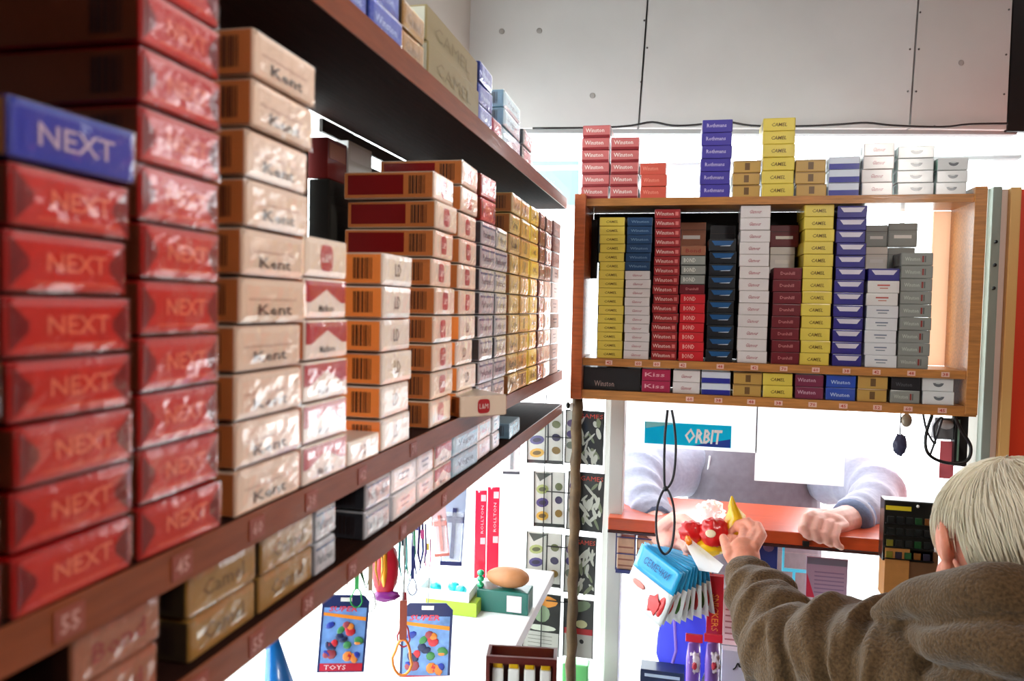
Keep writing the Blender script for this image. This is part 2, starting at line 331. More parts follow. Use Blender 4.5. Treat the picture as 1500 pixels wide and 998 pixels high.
# ================================================================== CIGARETTE PACKS
R_ = dict(rough=.42, coat=.55, bump=.0)
def pm(rgb, **k): return mat(rgb, .4, .6, .05, 90, coatrough=.12, **k)
INK = mat((60, 40, 40), .5); INKW = mat((238, 232, 226), .45)
DES = {
 'next_red': dict(body=(160, 8, 8), end=(186, 20, 8), text=('NEXT', (224, 120, 90), .3, .8, .36, .68, 0), side=(110, 52, 28), desc='red'),  # side darkened: shade under the top board is put into the flank colour
 'next_blue': dict(body=(28, 50, 150), end=(24, 50, 160), text=('NEXT', (190, 170, 190), .2, .8, .3, .68, 0), side=(206, 150, 90), desc='blue'),
 'white_bar': dict(body=(206, 178, 156), end=(214, 192, 172), text=('Kent', (30, 26, 30), .25, .75, .18, .42, .0), band=[(.12, .84, .5, .56, (190, 160, 140))], side=(196, 122, 66), desc='white'),
 'roof': dict(body=(226, 214, 204), end=(228, 218, 210), roof=(176, 22, 40), text=('Marlboro', (70, 60, 60), .32, .68, .16, .34, 0), side=(202, 124, 64), desc='red and white'),
 'badge': dict(body=(214, 196, 176), end=(222, 208, 192), badge=(176, 24, 40), text=('L&M', (240, 225, 215), .38, .62, .36, .62, 0), side=(200, 128, 70), stripe=(132, 16, 20), desc='white red-badged'),
 'plainwhite': dict(body=(224, 212, 200), end=(226, 218, 208), text=('LD', (120, 100, 90), .4, .6, .3, .7, 0), side=(252, 172, 90), desc='off-white'),
 'greywhite': dict(body=(170, 172, 178), end=(186, 188, 194), text=('Parliament', (70, 80, 100), .12, .88, .3, .6, 0), band=[(.05, .95, .75, .84, (60, 90, 130))], side=(60, 62, 70), desc='silver-grey'),
 'olive': dict(body=(176, 150, 96), end=(188, 164, 110), text=('Camel', (60, 52, 34), .2, .8, .3, .7, 0), side=(150, 96, 50), desc='tan'),
 'yellow': dict(body=(226, 198, 66), end=(232, 206, 84), text=('CAMEL', (120, 92, 24), .26, .74, .34, .62, .2), side=(236, 214, 96), desc='yellow'),
 'blue_slim': dict(body=(22, 58, 96), end=(26, 66, 108), text=('Winston', (120, 150, 180), .15, .85, .35, .65, 0), side=(20, 30, 60), desc='dark blue'),
 'white_pink': dict(body=(226, 216, 214), end=(230, 222, 220), text=('Glamour', (186, 110, 120), .3, .7, .34, .64, .4), side=(220, 226, 224), desc='white pink-lettered'),
 'winston_red': dict(body=(138, 22, 28), end=(164, 36, 40), text=('Winston', (240, 200, 190), .05, .74, .3, .72, 0), side=(110, 16, 22), bits=[(.8, .92, .3, .7, (220, 120, 116))], desc='red white-lettered'),
 'winston_pink': dict(body=(176, 60, 66), end=(206, 110, 108), text=('Winston', (250, 236, 228), .1, .78, .42, .76, 0), side=(196, 110, 100), band=[(.02, .98, .02, .22, (140, 24, 34))], desc='pinkish red'),
 'orange_red': dict(body=(214, 86, 66), end=(220, 92, 74), text=('Winston', (250, 160, 140), .1, .7, .35, .7, 0), side=(214, 110, 80), desc='orange-red'),
 'bright_red': dict(body=(206, 24, 36), end=(216, 32, 44), text=('BOND', (250, 190, 180), .15, .62, .28, .74, 0), side=(170, 20, 30), desc='bright red'),
 'grey_bond': dict(body=(70, 72, 70), end=(150, 152, 146), text=('BOND', (230, 230, 220), .12, .6, .28, .74, 0), side=(60, 60, 60), desc='grey'),
 'black_blue': dict(body=(14, 18, 26), end=(16, 22, 32), trap=(20, 84, 140), side=(14, 16, 22), desc='black and blue'),
 'dark_red': dict(body=(100, 14, 28), end=(112, 18, 32), text=('Dunhill', (206, 130, 130), .25, .75, .4, .66, 0), side=(80, 10, 20), desc='dark red'),
 'navy': dict(body=(40, 30, 120), end=(44, 36, 130), trap=(222, 214, 228), side=(36, 22, 104), desc='navy blue'),
 'violet': dict(body=(64, 50, 150), end=(68, 56, 160), text=('Rothmans', (206, 196, 236), .15, .8, .4, .7, 0), side=(230, 220, 240), desc='violet-blue'),
 'white_lines': dict(body=(222, 222, 226), end=(226, 226, 228), band=[(.3, .7, .58, .68, (120, 130, 150)), (.35, .65, .36, .44, (130, 140, 150))], side=(216, 216, 222), desc='white grey-lined'),
 'white_redlines': dict(body=(226, 220, 216), end=(228, 222, 218), band=[(.3, .7, .58, .7, (196, 90, 80)), (.38, .64, .36, .44, (200, 120, 100))], side=(220, 216, 216), desc='white red-lined'),
 'grey': dict(body=(132, 134, 128), end=(142, 144, 138), text=('Winston', (196, 198, 190), .12, .6, .36, .66, 0), bits=[(.66, .72, .26, .76, (140, 50, 44)), (.74, .78, .26, .76, (90, 92, 90))], side=(110, 112, 108), desc='grey'),
 'gold': dict(body=(190, 148, 72), end=(196, 154, 78), bits=[(.42, .6, .2, .8, (110, 78, 40))], band=[(.02, .98, .9, .97, (150, 110, 60))], side=(190, 150, 80), desc='gold'),
 'goldfoil': dict(body=(150, 112, 50), end=(158, 120, 56), text=('Camel', (112, 80, 30), .2, .8, .3, .7, 0), side=(70, 56, 40), desc='old-gold'),
 'bicolor': dict(body=(216, 222, 236), end=(220, 226, 240), band=[(0.01, .99, .02, .46, (40, 44, 150))], side=(60, 70, 160), desc='white and blue banded'),
 'white_arc': dict(body=(220, 222, 222), end=(226, 228, 228), arc=(110, 116, 122), side=(170, 214, 196), desc='white dark-emblemed'),
 'magenta': dict(body=(166, 30, 70), end=(176, 36, 78), text=('Kiss', (236, 180, 190), .1, .8, .35, .7, 0), side=(120, 20, 40), desc='magenta'),
 'plum': dict(body=(110, 30, 60), end=(124, 38, 70), text=('Winston', (214, 170, 190), .08, .72, .4, .72, 0), side=(90, 20, 40), desc='plum'),
 'royal': dict(body=(28, 66, 160), end=(30, 72, 176), text=('Winston', (190, 210, 240), .15, .8, .3, .6, 0), side=(20, 40, 110), desc='royal blue'),
 'black': dict(body=(24, 24, 30), end=(28, 28, 34), text=('Winston', (90, 90, 96), .15, .7, .3, .6, 0), side=(20, 20, 26), desc='black'),
 'brown_or': dict(body=(150, 92, 66), end=(160, 100, 72), text=('Bond', (150, 50, 50), .2, .8, .3, .7, 0), side=(70, 40, 30), desc='brown'),
 'silverblue': dict(body=(150, 186, 204), end=(170, 204, 220), text=('Vogue', (60, 110, 140), .2, .8, .3, .7, 0), side=(120, 150, 170), desc='pale blue'),
}
def pack_meshes(des, w_, h_, d_, seedn=0, wrap=True, sideprint=True):
    D = DES[des]
    body = MB(); body.box((-w_/2, 0, 0), (w_/2, d_, h_), pm(D['body']), .0019 if wrap else .0011)
    lab = MB()
    def rect(u0, u1, v0, v1, rgb, k=1):
        y = -.00012*k; lab.quad((-w_/2+u0*w_, y, v0*h_), (-w_/2+u1*w_, y, v0*h_), (-w_/2+u1*w_, y, v1*h_), (-w_/2+u0*w_, y, v1*h_), pm(rgb))
    rect(.025, .975, .06, .94, D['end'])
    if 'roof' in D:
        c = pm(D['roof']); y = -.0003
        lab.poly([(-w_*.48, y, h_*.94), (-w_*.48, y, h_*.40), (-w_*.36, y, h_*.40), (0, y, h_*.74), (w_*.36, y, h_*.40), (w_*.48, y, h_*.40), (w_*.48, y, h_*.94), (0, y, h_*.94)][::-1], c)
    if 'badge' in D:
        pts = []; bw, bh = h_*.34, h_*.34
        for k in range(20):
            a = 2*PI*k/20; cx = math.copysign(abs(math.cos(a))**.5, math.cos(a)); sz = math.copysign(abs(math.sin(a))**.5, math.sin(a)); pts.append((bw*cx, -.0003, h_*.5+bh*sz))
        lab.poly(pts, pm(D['badge']))
        lab.text('L&M', -bw*.7, bw*.7, h_*.38, h_*.62, -.0006, INKW)
    elif 'text' in D:
        t, c, u0, u1, v0, v1, sh = D['text']
        lab.text(t, -w_/2+u0*w_, -w_/2+u1*w_, v0*h_, v1*h_, -.0005, pm(c), sh, .012)
    for b in D.get('band', []): rect(*b, k=2)
    for b in D.get('bits', []): rect(*b, k=2)
    if des == 'next_red':
        y = -.0003
        for q in (-1, 1): lab.poly([(q*w_*.47, y, h_*.92), (q*w_*.47, y, h_*.08), (q*w_*.33, y, h_*.42), (q*w_*.33, y, h_*.58)][::q], pm((112, 4, 14)))
        lab.quad((-w_*.30, y, h_*.16), (w_*.36, y, h_*.16), (w_*.36, y, h_*.19), (-w_*.30, y, h_*.19), pm((222, 96, 60)))
    if 'trap' in D:
        y = -.0003; lab.poly([(-w_*.4, y, h_*.86), (-w_*.28, y, h_*.48), (w_*.3, y, h_*.48), (w_*.42, y, h_*.86)], pm(D['trap']))
        if des == 'black_blue': lab.poly([(-w_*.1, y*1.5, h_*.42), (w_*.28, y*1.5, h_*.42), (w_*.32, y*1.5, h_*.5), (w_*.0, y*1.5, h_*.46)], pm((210, 220, 230)))
    if 'arc' in D:
        pts = [(w_*.02+w_*.17*math.cos(a), -.0003, h_*.62-h_*.3*math.sin(a)) for a in [PI*k/8 for k in range(9)]]
        lab.poly(pts, pm(D['arc'])); lab.poly([(p[0]*.6, -.0005, h_*.66-(h_*.62-p[2])*.4) for p in pts], pm((200, 205, 206)))
    side = None
    if sideprint:
        side = []
        for sg in (-1, 1):
            sm = MB(); x = sg*(w_/2+.00012)
            def q(y0, y1, v0, v1, m, k=1.):
                xx = x*1.0+sg*.0001*k
                P = [(xx, y0, v0*h_), (xx, y0, v1*h_), (xx, y1, v1*h_), (xx, y1, v0*h_)]
                sm.quad(*(P if sg > 0 else P[::-1]), m)
            q(.001, d_-.001, .05, .95, pm(D['side']))
            if 'stripe' in D: q(.028, d_-.004, .16, .88, pm(D['stripe']), 2.)
            rnd = random.Random(4); yy = .008
            while yy < .024:
                ww = rnd.choice((.0005, .0009, .0014)); q(yy, yy+ww, .18, .84, INK, 3.); yy += ww+rnd.choice((.0006, .001))
            side.append(sm.mesh('barcode_side'))
    wr = None
    if wrap:
        wr = MB(); rnd = random.Random(seedn); nx, nz = 12, 6; vs = []
        def yy(u, v):
            q = noise.noise(Vector((u*5+seedn*3.1, v*3, seedn*1.7)))*.00042+noise.noise(Vector((u*11, v*7+seedn, 2)))*.00026
            return -.0012+q*min(1, 6*min(u, 1-u)+.2)
        for j in range(nz+1):
            for i in range(nx+1):
                u, v = i/nx, j/nz; vs.append((-w_/2*1.01+u*w_*1.02, min(yy(u, v), -.0007) if 0 < i < nx and 0 < j < nz else .0004, v*h_*1.0))
        fsx = []; fsy = []
        for j in range(nz):
            for i in range(nx):
                a = j*(nx+1)+i; f = (a, a+1, a+nx+2, a+nx+1); u = (i+.5)/nx; v = (j+.5)/nz
                ed = min(u, 1-u)*w_/h_; (fsy if ed > min(v, 1-v)*.95 else fsx).append(f)
        wr.add(vs, fsx, CELLO); wr.add(vs, fsy, CELLOF)
        for sg in (-1, 1):   # film along the flank, joined to the folded end
            i0 = 0 if sg < 0 else nx; k0 = len(wr.v)
            wr.v += [(sg*(w_/2+.0008), d_, 0), (sg*(w_/2+.0008), d_, h_)]; mi = wr.mi(CELLO)
            wr.f.append(tuple([j*(nx+1)+i0 for j in range(nz+1)]+[k0+1, k0])); wr.m.append(mi); wr.smooth.append(False)
    return body.mesh('cigarette_pack'), lab.mesh('end_label'), side, wr.mesh('cellophane_wrap') if wr else None
ORD = ['bottom', 'second', 'third', 'fourth', 'fifth', 'sixth', 'seventh', 'eighth', 'ninth', 'tenth', 'eleventh', 'twelfth', 'thirteenth', 'fourteenth', 'fifteenth', 'sixteenth', 'seventeenth', 'eighteenth']
FAR = []; FAR_ON = False
def place_pack(ms, loc, rz, label, group, tilt=(0, 0)):
    b, l, s, wr = ms
    if FAR_ON:
        FAR.append((ms, Matrix.Translation(loc) @ Matrix.Rotation(rz, 4, 'Z'))); return None
    o = link('cigarette_pack', b, None, loc, (tilt[0], tilt[1], rz)); tag(o, label, 'cigarette pack', group)
    link('end_label', l, o)
    for q in (s or []): link('barcode_side', q, o)
    if wr: link('cellophane_wrap', wr, o)
    return o
def nm(i, n):
    if n == 1: return 'single'
    if i == n-1: return 'topmost'
    if i == 0: return 'lowest'
    return ORD[i]+' from bottom'
def stack_front(px0, px1, ptop, zb, runs, where, y=None, depth=.085, jit=.0012, pref=None, gap=.0003):
    """runs: list of (design, count) from the bottom"""
    y = YF+.004 if y is None else y
    zt = atY((px0+px1)/2, ptop, y)[2]; n = sum(c for _, c in runs); pitch = (zt-zb)/n
    a = atY(px0, (ptop+530)/2, y)[0]; b = atY(px1, (ptop+530)/2, y)[0]; wd = b-a-.0016
    if zb > 1.8: a = atY(px0, 280, y)[0]; b = atY(px1, 280, y)[0]; wd = b-a-.0012
    k = 0; cache = {}
    for des, c in runs:
        if des not in cache: cache[des] = pack_meshes(des, wd, pitch-gap, depth, wrap=False, sideprint=(zb > 1.8 or des in ('grey', 'winston_red')))
        for i in range(c):
            dx = random.uniform(-jit, jit); dr = random.uniform(-.03, .03)
            place_pack(cache[des], ((a+b)/2+dx, y+random.uniform(0, .003), zb+k*pitch), dr,
                       '%s cigarette pack, %s in %s' % (DES[des]['desc'], nm(k, n), where), 'packs on the hanging front shelf')
            k += 1
ZM, ZT, ZL = 1.5627, 1.8452, 1.5052
stack_front(876, 914, 318, ZM, [('yellow', 16)], 'leftmost stack of front shelf')
stack_front(915, 953, 318, ZM, [('white_pink', 10), ('blue_slim', 6)], 'white-and-blue stack near front shelf left end')
stack_front(956, 995, 306, ZM, [('winston_red', 16)], 'tall red stack, third from front shelf left')
stack_front(995, 1033, 360, ZM, [('bright_red', 7), ('dark_red', 1), ('grey_bond', 3), ('brown_or', 1)], 'mixed stack right of tall red stack')
stack_front(1036, 1077, 350, ZM, [('black_blue', 10)], 'black-and-blue stack of front shelf')
stack_front(1082, 1127, 301, ZM, [('white_pink', 13)], 'tall white stack at front shelf middle')
stack_front(1130, 1173, 392, ZM, [('dark_red', 8)], 'low dark red stack, front shelf')
stack_front(1175, 1220, 299, ZM, [('yellow', 13)], 'tall yellow stack right of dark red stack')
stack_front(1222, 1267, 301, ZM, [('navy', 13)], 'tall navy stack, front shelf')
stack_front(1268, 1316, 393, ZM, [('white_lines', 5), ('white_redlines', 2), ('navy', 1)], 'low white stack right of navy stack')
stack_front(1318, 1366, 370, ZM, [('grey', 9)], 'rightmost grey stack of front shelf')
stack_front(851, 892, 183, ZT, [('winston_pink', 6)], 'leftmost stack on top of front shelf')
stack_front(893, 935, 201, ZT, [('winston_pink', 5)], 'second stack on top of front shelf')
stack_front(937, 976, 238, ZT, [('orange_red', 3)], 'low orange stack on top of front shelf')
stack_front(1025, 1070, 175, ZT, [('violet', 6)], 'violet stack on top of front shelf')
stack_front(1072, 1113, 235, ZT, [('gold', 3)], 'gold stack right of violet stack')
stack_front(1115, 1163, 172, ZT, [('yellow', 6)], 'yellow stack on top of front shelf')
stack_front(1165, 1210, 233, ZT, [('gold', 3)], 'gold stack right of yellow stack')
stack_front(1212, 1258, 229, ZT, [('bicolor', 3)], 'banded stack on front shelf top')
stack_front(1262, 1308, 209, ZT, [('white_pink', 4)], 'white stack on front shelf top')
stack_front(1314, 1368, 213, ZT, [('white_arc', 4)], 'second white stack from right on top')
stack_front(1371, 1417, 231, ZT, [('white_arc', 3)], 'rightmost stack on top of front shelf')
def low2(px0, px1, pt, des, where):
    stack_front(px0, px1, pt, ZL, [(d, 1) for d in des], where)
low2(941, 984, 541, ['magenta', 'magenta'], 'magenta pair of bottom row, front shelf')
low2(986, 1027, 543, ['white_pink', 'white_pink'], 'white pair of front shelf bottom row')
low2(1028, 1072, 545, ['bicolor', 'bicolor'], 'banded pair of front shelf bottom row')
low2(1074, 1117, 546, ['gold', 'gold'], 'left gold pair of front shelf bottom row')
low2(1118, 1163, 547, ['yellow', 'yellow'], 'yellow pair of front shelf bottom row')
low2(1165, 1208, 549, ['plum', 'plum'], 'plum pair of front shelf bottom row')
low2(1210, 1255, 550, ['royal', 'royal'], 'royal blue pair of bottom row')
low2(1257, 1302, 551, ['gold', 'gold'], 'right gold pair of front shelf bottom row')
low2(1305, 1350, 553, ['grey', 'black'], 'grey-black pair of front shelf bottom row')
low2(1352, 1400, 554, ['white_arc', 'white_arc'], 'rightmost pair of front shelf bottom row')
# black carton lying in the left end of the bottom row
a = -.1835; b = atY(938, 560, YF+.008)[0]
bc = MB().box((a, YF+.008, 1.5053), (b, YF+.09, 1.5453), mat((34, 32, 34), .4, .4), .001)
bc.text('Winston', a+.02, a+.055, 1.512, 1.522, YF+.0074, mat((190, 160, 150), .5))
tag(bc.build('cigarette_carton'), 'black carton filling the left end of the front shelf bottom row', 'carton')
# packs standing behind the front row
def upright(px0, px1, p0, p1, des, y, label, zb=None):
    a, b = atY(px0, (p0+p1)/2, y), atY(px1, (p0+p1)/2, y); z1 = atY(px0, p0, y)[2]; z0 = zb or atY(px0, p1, y)[2]
    D = DES[des]; x0, x1 = a[0], b[0]
    o = MB().box((0, 0, 0), (x1-x0, .03, z1-z0), pm(D['body']), .0012).build('cigarette_pack', None, (x0, y, z0))
    l = MB(); W, H = x1-x0, z1-z0
    l.quad((W*.06, -.0003, H*.08), (W*.94, -.0003, H*.08), (W*.94, -.0003, H*.6), (W*.06, -.0003, H*.6), pm(D['end']))
    l.quad((W*.2, -.0005, H*.36), (W*.8, -.0005, H*.36), (W*.8, -.0005, H*.5), (W*.2, -.0005, H*.5), INKW)
    l.build('front_label', o); MB().box((-.0002, -.0004, H*.70), (W+.0002, -.0001, H*.715), INK).build('lid_seam', o)
    return tag(o, label, 'cigarette pack', 'packs standing in the back row of the front shelf')
YB = 1.452
backs = [(992, 1034, 326, 364, 'brown_or', 'brown pack standing behind, above the mixed stack'),
 (1040, 1077, 330, 372, 'black', 'black pack standing behind the black-and-blue stack'),
 (1128, 1170, 330, 362, 'dark_red', 'dark red pack in back row, above white back pack'),
 (1128, 1164, 362, 400, 'white_redlines', 'white pack in back row behind dark red stack'),
 (1268, 1300, 330, 362, 'grey', 'grey pack standing behind, left of the larger grey pack'),
 (1301, 1344, 327, 362, 'grey', 'larger grey pack standing behind the low white stack'),
 (1268, 1300, 362, 398, 'plainwhite', 'off-white pack in back row right of navy stack'),
 (1301, 1340, 363, 398, 'grey', 'grey pack in back row just above navy-topped white stack')]
for q in backs:
    z1 = atY(q[0], q[2], YB)[2]
    upright(q[0], q[1], q[2], q[3], q[4], YB-.031+.0, q[5])
# back-row filler stacks reach down to the board so that nothing hangs in the air
for px0, px1, pt, des, lab in ((992, 1034, 366, 'black', 'black carton stack behind the mixed stack'), (1040, 1077, 374, 'black', 'black carton stack behind the black-and-blue stack'),
                           (1128, 1170, 402, 'dark_red', 'dark red carton standing behind the dark red stack'), (1268, 1342, 400, 'grey', 'grey carton standing behind the low white stack'),
                           (905, 990, 312, 'black', 'dark carton standing behind the blue and red stacks')):
    y = YB-.031; a = atY(px0, pt+6, y); b = atY(px1, pt, y)
    o = MB().box((0, 0, 0), (b[0]-a[0], .03, a[2]-.001-1.5628), pm(DES[des]['body']), .001).build('cigarette_carton', None, (a[0], y, 1.5628))
    MB().quad((.004, -.0003, .02), (b[0]-a[0]-.004, -.0003, .02), (b[0]-a[0]-.004, -.0003, .06), (.004, -.0003, .06), pm(DES[des]['end'])).build('front_label', o)
    tag(o, lab, 'carton', 'cartons in the back row of the front shelf')
# dark boxes at upper left of the front shelf
for i, (px0, px1, p0, p1, c, lab) in enumerate(((846, 873, 322, 408, (26, 24, 24), 'black box hanging in the gap left of the first yellow stack'), )):
    a = atY(px0, p0, 1.44); b = atY(px1, p1, 1.44)
    tag(MB().box((a[0], 1.44, b[2]), (b[0], 1.462, a[2]), mat(c, .5), .001).build('box'), lab, 'box')

# ---------------------------------------------------------------- left shelf stacks
def stack_left(y0, y1, z0, pitch, runs, where, x=XF, jit=.002, wrap=True, depth=.085, topshift=0., twist=0.):
    n = sum(c for _, c in runs); k = 0; wd = y1-y0
    cache = {}
    for des, c in runs:
        for i in range(c):
            key = (des, k % 4)
            if key not in cache: cache[key] = pack_meshes(des, wd, pitch-.0012, depth, k % 4 + int(y0*100), wrap)
            fr = k/max(1, n-1)
            place_pack(cache[key], (x-.001-abs(random.uniform(0, jit))+topshift*fr*fr, (y0+y1)/2+random.uniform(-jit, jit)*.5+topshift*.6*fr*fr, z0+k*pitch), PI/2+random.uniform(-.03, .03)+twist,
                       '%s cigarette pack, %s in %s' % (DES[des]['desc'], nm(k, n), where), 'packs on the long left shelf')
            k += 1
Z1 = 1.5397
stack_left(.146, .207, Z1, .0226, [('next_red', 5)], 'half-seen stack at left picture edge')
stack_left(.211, .269, Z1, .0224, [('next_red', 7), ('next_blue', 1)], 'nearest full stack on left shelf')
stack_left(.273, .329, Z1, .0239, [('next_red', 11)], 'tall second red stack on left shelf')
stack_left(.343, .409, Z1, .0248, [('white_bar', 10)], 'tall white stack right of red stacks', topshift=.006)
stack_left(.412, .470, Z1, .0253, [('roof', 5), ('badge', 1)], 'low stack beside tall white stack')
stack_left(.474, .525, Z1, .0180, [('plainwhite', 1)], 'gap beside the barcoded stack')
stack_left(.530, .590, Z1, .0250, [('plainwhite', 6)], 'stack with orange barcode sides')
stack_left(.646, .706, Z1, .0256, [('badge', 9)], 'badged stack behind orange-sided stack', jit=.004)
stack_left(.724, .784, Z1, .0255, [('plainwhite', 4), ('badge', 6)], 'narrow-looking badged stack, left shelf middle', jit=.004)
FAR_ON = True   # beyond here the packs are slivers a few pixels wide: past the 300 that show largest
stack_left(.800, .858, Z1, .0255, [('greywhite', 8), ('next_red', 2)], 'far')
stack_left(.864, .922, Z1, .0255, [('greywhite', 8)], 'far')
stack_left(.935, .990, Z1, .0255, [('olive', 10)], 'far')
stack_left(.996, 1.054, Z1, .0255, [('gold', 10)], 'far')
stack_left(1.062, 1.118, Z1, .0255, [('yellow', 10)], 'far')
stack_left(1.124, 1.165, Z1, .0255, [('dark_red', 10)], 'far', jit=.001)
stack_left(1.170, 1.228, Z1, .0255, [('plainwhite', 6), ('black', 4)], 'far')
stack_left(1.235, 1.31, Z1, .0255, [('white_lines', 7), ('dark_red', 3)], 'far', wrap=False)
FAR_ON = False
# lone pack lying askew and poking out over the shelf edge
a = atX(690, 592, XF+.02)
place_pack(pack_meshes('badge', .055, .021, .085, 2, True), (XF+.022, .735, Z1+.0005), PI/2-.75, 'red and white pack poking out askew over the left shelf edge', 'packs on the long left shelf')
# upright pieces deep in the left shelf
def deep(px0, px1, p0, p1, xx, rgb, lab, th=.02, cat='cigarette pack', zb=None, rgb2=None):
    a = atX(px0, p0, xx); b = atX(px1, p1, xx); z0 = zb if zb else b[2]
    o = MB().box((-th, 0, 0), (0, b[1]-a[1], a[2]-z0), pm(rgb), .001).build(cat.replace(' ', '_'), None, (xx, a[1], z0))
    c = rgb2 or tuple(min(255, int(v*1.2+20)) for v in rgb)
    MB().box((0, .004, (a[2]-z0)*.5), (.0004, b[1]-a[1]-.004, (a[2]-z0)*.9), pm(c)).build('front_label', o)
    return tag(o, lab, cat, 'pieces at the back of the left shelf')
deep(482, 516, 262, 340, -.322, (28, 26, 22), 'black striped pack standing at back, left of badged stack', zb=Z1)
deep(517, 530, 262, 340, -.322, (20, 20, 20), 'narrow black pack standing at back beside striped pack', zb=Z1)
deep(480, 508, 200, 262, -.324, (120, 20, 16), 'red pack set high at shelf back below dark board', zb=atX(480, 261, -.322)[2]+.0006, rgb2=(170, 90, 50))
deep(511, 545, 205, 240, -.324, (226, 226, 222), 'shiny white pack set high at shelf back beside the red pack', zb=atX(511, 262, -.324)[2], rgb2=(240, 240, 240))
# ---------------------------------------------------------------- lower row of the left shelf
Z2 = 1.4778
def lowpair(px0, px1, des, where, y=None, n=2):
    y0 = atX(px0, y, XF)[1]; y1 = atX(px1, y, XF)[1]
    stack_left(y0, y1, Z2, .0218, [(des, n)], where, jit=.0015, x=XF-.004)
lowpair(118, 250, 'brown_or', 'nearest pair below the left middle board', 960)
lowpair(292, 389, 'goldfoil', 'nearer gold pair of left lower row', 880)
lowpair(394, 470, 'goldfoil', 'farther gold pair of left lower row', 800)
lowpair(473, 502, 'greywhite', 'grey pair beside gold pairs', 760)
FAR_ON = True
lowpair(546, 580, 'greywhite', 'grey pair after the dark gap', 715)
lowpair(584, 618, 'white_lines', 'white pair of left lower row', 690)
lowpair(620, 645, 'white_lines', 'next white pair of left lower row', 670)
lowpair(646, 670, 'roof', 'red-roofed pair of left lower row', 650)
lowpair(672, 706, 'silverblue', 'pale blue pair of left lower row', 630)
lowpair(708, 726, 'white_pink', 'white pair before far blue pack', 610)
lowpair(728, 738, 'white_lines', 'narrow white pair at lower row end', 602)
lowpair(752, 768, 'silverblue', 'far end of left lower row', 588, 1)
FAR_ON = False
fm = MB()
for ms, M in FAR:
    for me in (ms[0], ms[1], ms[2][0], ms[3]):
        if not me: continue
        vs = [M @ v.co for v in me.vertices]; by = {}
        for p in me.polygons: by.setdefault(p.material_index, []).append(tuple(p.vertices))
        k = len(fm.v); fm.v += [tuple(v) for v in vs]
        for mi_, fl in by.items():
            q = fm.mi(me.materials[mi_])
            for f in fl: fm.f.append(tuple(a+k for a in f)); fm.m.append(q); fm.smooth.append(False)
o = tag(fm.build('cigarette_pack_stacks'), 'glinting stacks of cigarette packs crowding the far end of left shelf', 'cigarette packs'); o['kind'] = 'stuff'
# ---------------------------------------------------------------- on top of the upper left board
Z3 = 1.8463
def toprow(px0, px1, n, des, where, hgt=.022, x=XF-.003):
    y0 = atX(px0, (px0-549)*.974+24, XF)[1]; y1 = atX(px1, (px1-549)*.974+24, XF)[1]
    stack_left(y0, y1-.001, Z3, hgt, [(des, n)], where, jit=.002, x=x)
toprow(505, 548, 2, 'royal', 'blue stack nearest on upper left board')
toprow(550, 596, 3, 'royal', 'second blue stack on upper left board')
toprow(598, 630, 2, 'goldfoil', 'gold stack on upper left board')
toprow(708, 727, 3, 'royal', 'blue stack after the long cartons')
toprow(729, 741, 1, 'magenta', 'upper left board beside blue stack')
toprow(742, 768, 3, 'silverblue', 'pale blue stack near upper board end')
toprow(770, 784, 2, 'greywhite', 'last stack on upper left board')
for k in range(2):
    y0 = atX(634, 110, XF)[1]; y1 = atX(706, 180, XF)[1]
    mb = MB().box((XF-.09, y0, Z3+k*.031), (XF-.004-k*.002, y1, Z3+k*.031+.030), pm((176, 160, 116)), .001)
    o = mb.build('cigarette_carton')
    MB().box((XF-.088, y0-.0006, Z3+k*.031+.002), (XF-.006-k*.002, y0-.0001, Z3+k*.031+.028), mat((222, 222, 204), .4, .3)).build('end_label', o)
    tx = MB().text('CAMEL', y0+.02, y1-.03, Z3+k*.031+.008, Z3+k*.031+.02, XF-.0036-k*.002, pm((158, 142, 100)), face='+X'); tx.build('side_print', o)
    tag(o, '%s pale gold long carton with white end on upper left board' % ('upper' if k else 'lower'), 'carton', 'long cartons on the upper left board')

# ================================================================== COUNTER, SHEETS, THINGS IN THE WINDOW
def facing(p):   # yaw that turns a thing's front (-Y) to someone standing where the photographer stood
    return math.atan2(-p[0], p[1]) if p[1] > 0 else 0
sill = MB().box((-.142, 1.462, 1.226), (.40, 1.66, 1.250), mat((196, 78, 40), .3, .3, .1, 12, vary=.12, kind='woodx'), .002)
so = tag(sill.build('counter_board'), 'red-brown wooden counter board of the serving hatch under the customer\'s hands', 'counter')
MB().box((-.142, 1.46, 1.221), (.40, 1.468, 1.2255), mat((60, 24, 24), .5)).build('edge_trim', so)
PAPER = translucent((246, 248, 250), .6)
CY = translucent((40, 205, 226), .55)
def flat(name, px0, py0, px1, py1, y, m, th=.0008, parent=None):
    a = atY(px0, py0, y); b = atY(px1, py1, y)
    return MB().box((a[0], y, b[2]), (b[0], y+th, a[2]), m).build(name, parent), a, b
o, a, b = flat('paper_sheet', 902, 572, 1108, 664, 1.556, PAPER); tag(o, 'wide white sheet across the top of the hatch, above the turquoise sign bottom edge', 'sheet')
o, a, b = flat('paper_sheet', 1109.5, 572, 1236, 713, 1.556, PAPER); tag(o, 'deeper white sheet hanging in front of the customer\'s chest', 'sheet')
sg = empty('sticker_sign', atY(1007, 637, 1.5545)); tag(sg, 'turquoise sign with white letters stuck on the wide white sheet', 'sign')
W_ = .168; H_ = .044
MB().box((-W_/2, 0, -H_/2), (W_/2, .001, H_/2), CY).build('sign_face', sg)
MB().text('ORBIT', -.005, W_*.40, -H_*.38, H_*.30, -.0006, mat((240, 250, 252), .4), .15, .03).build('lettering', sg)
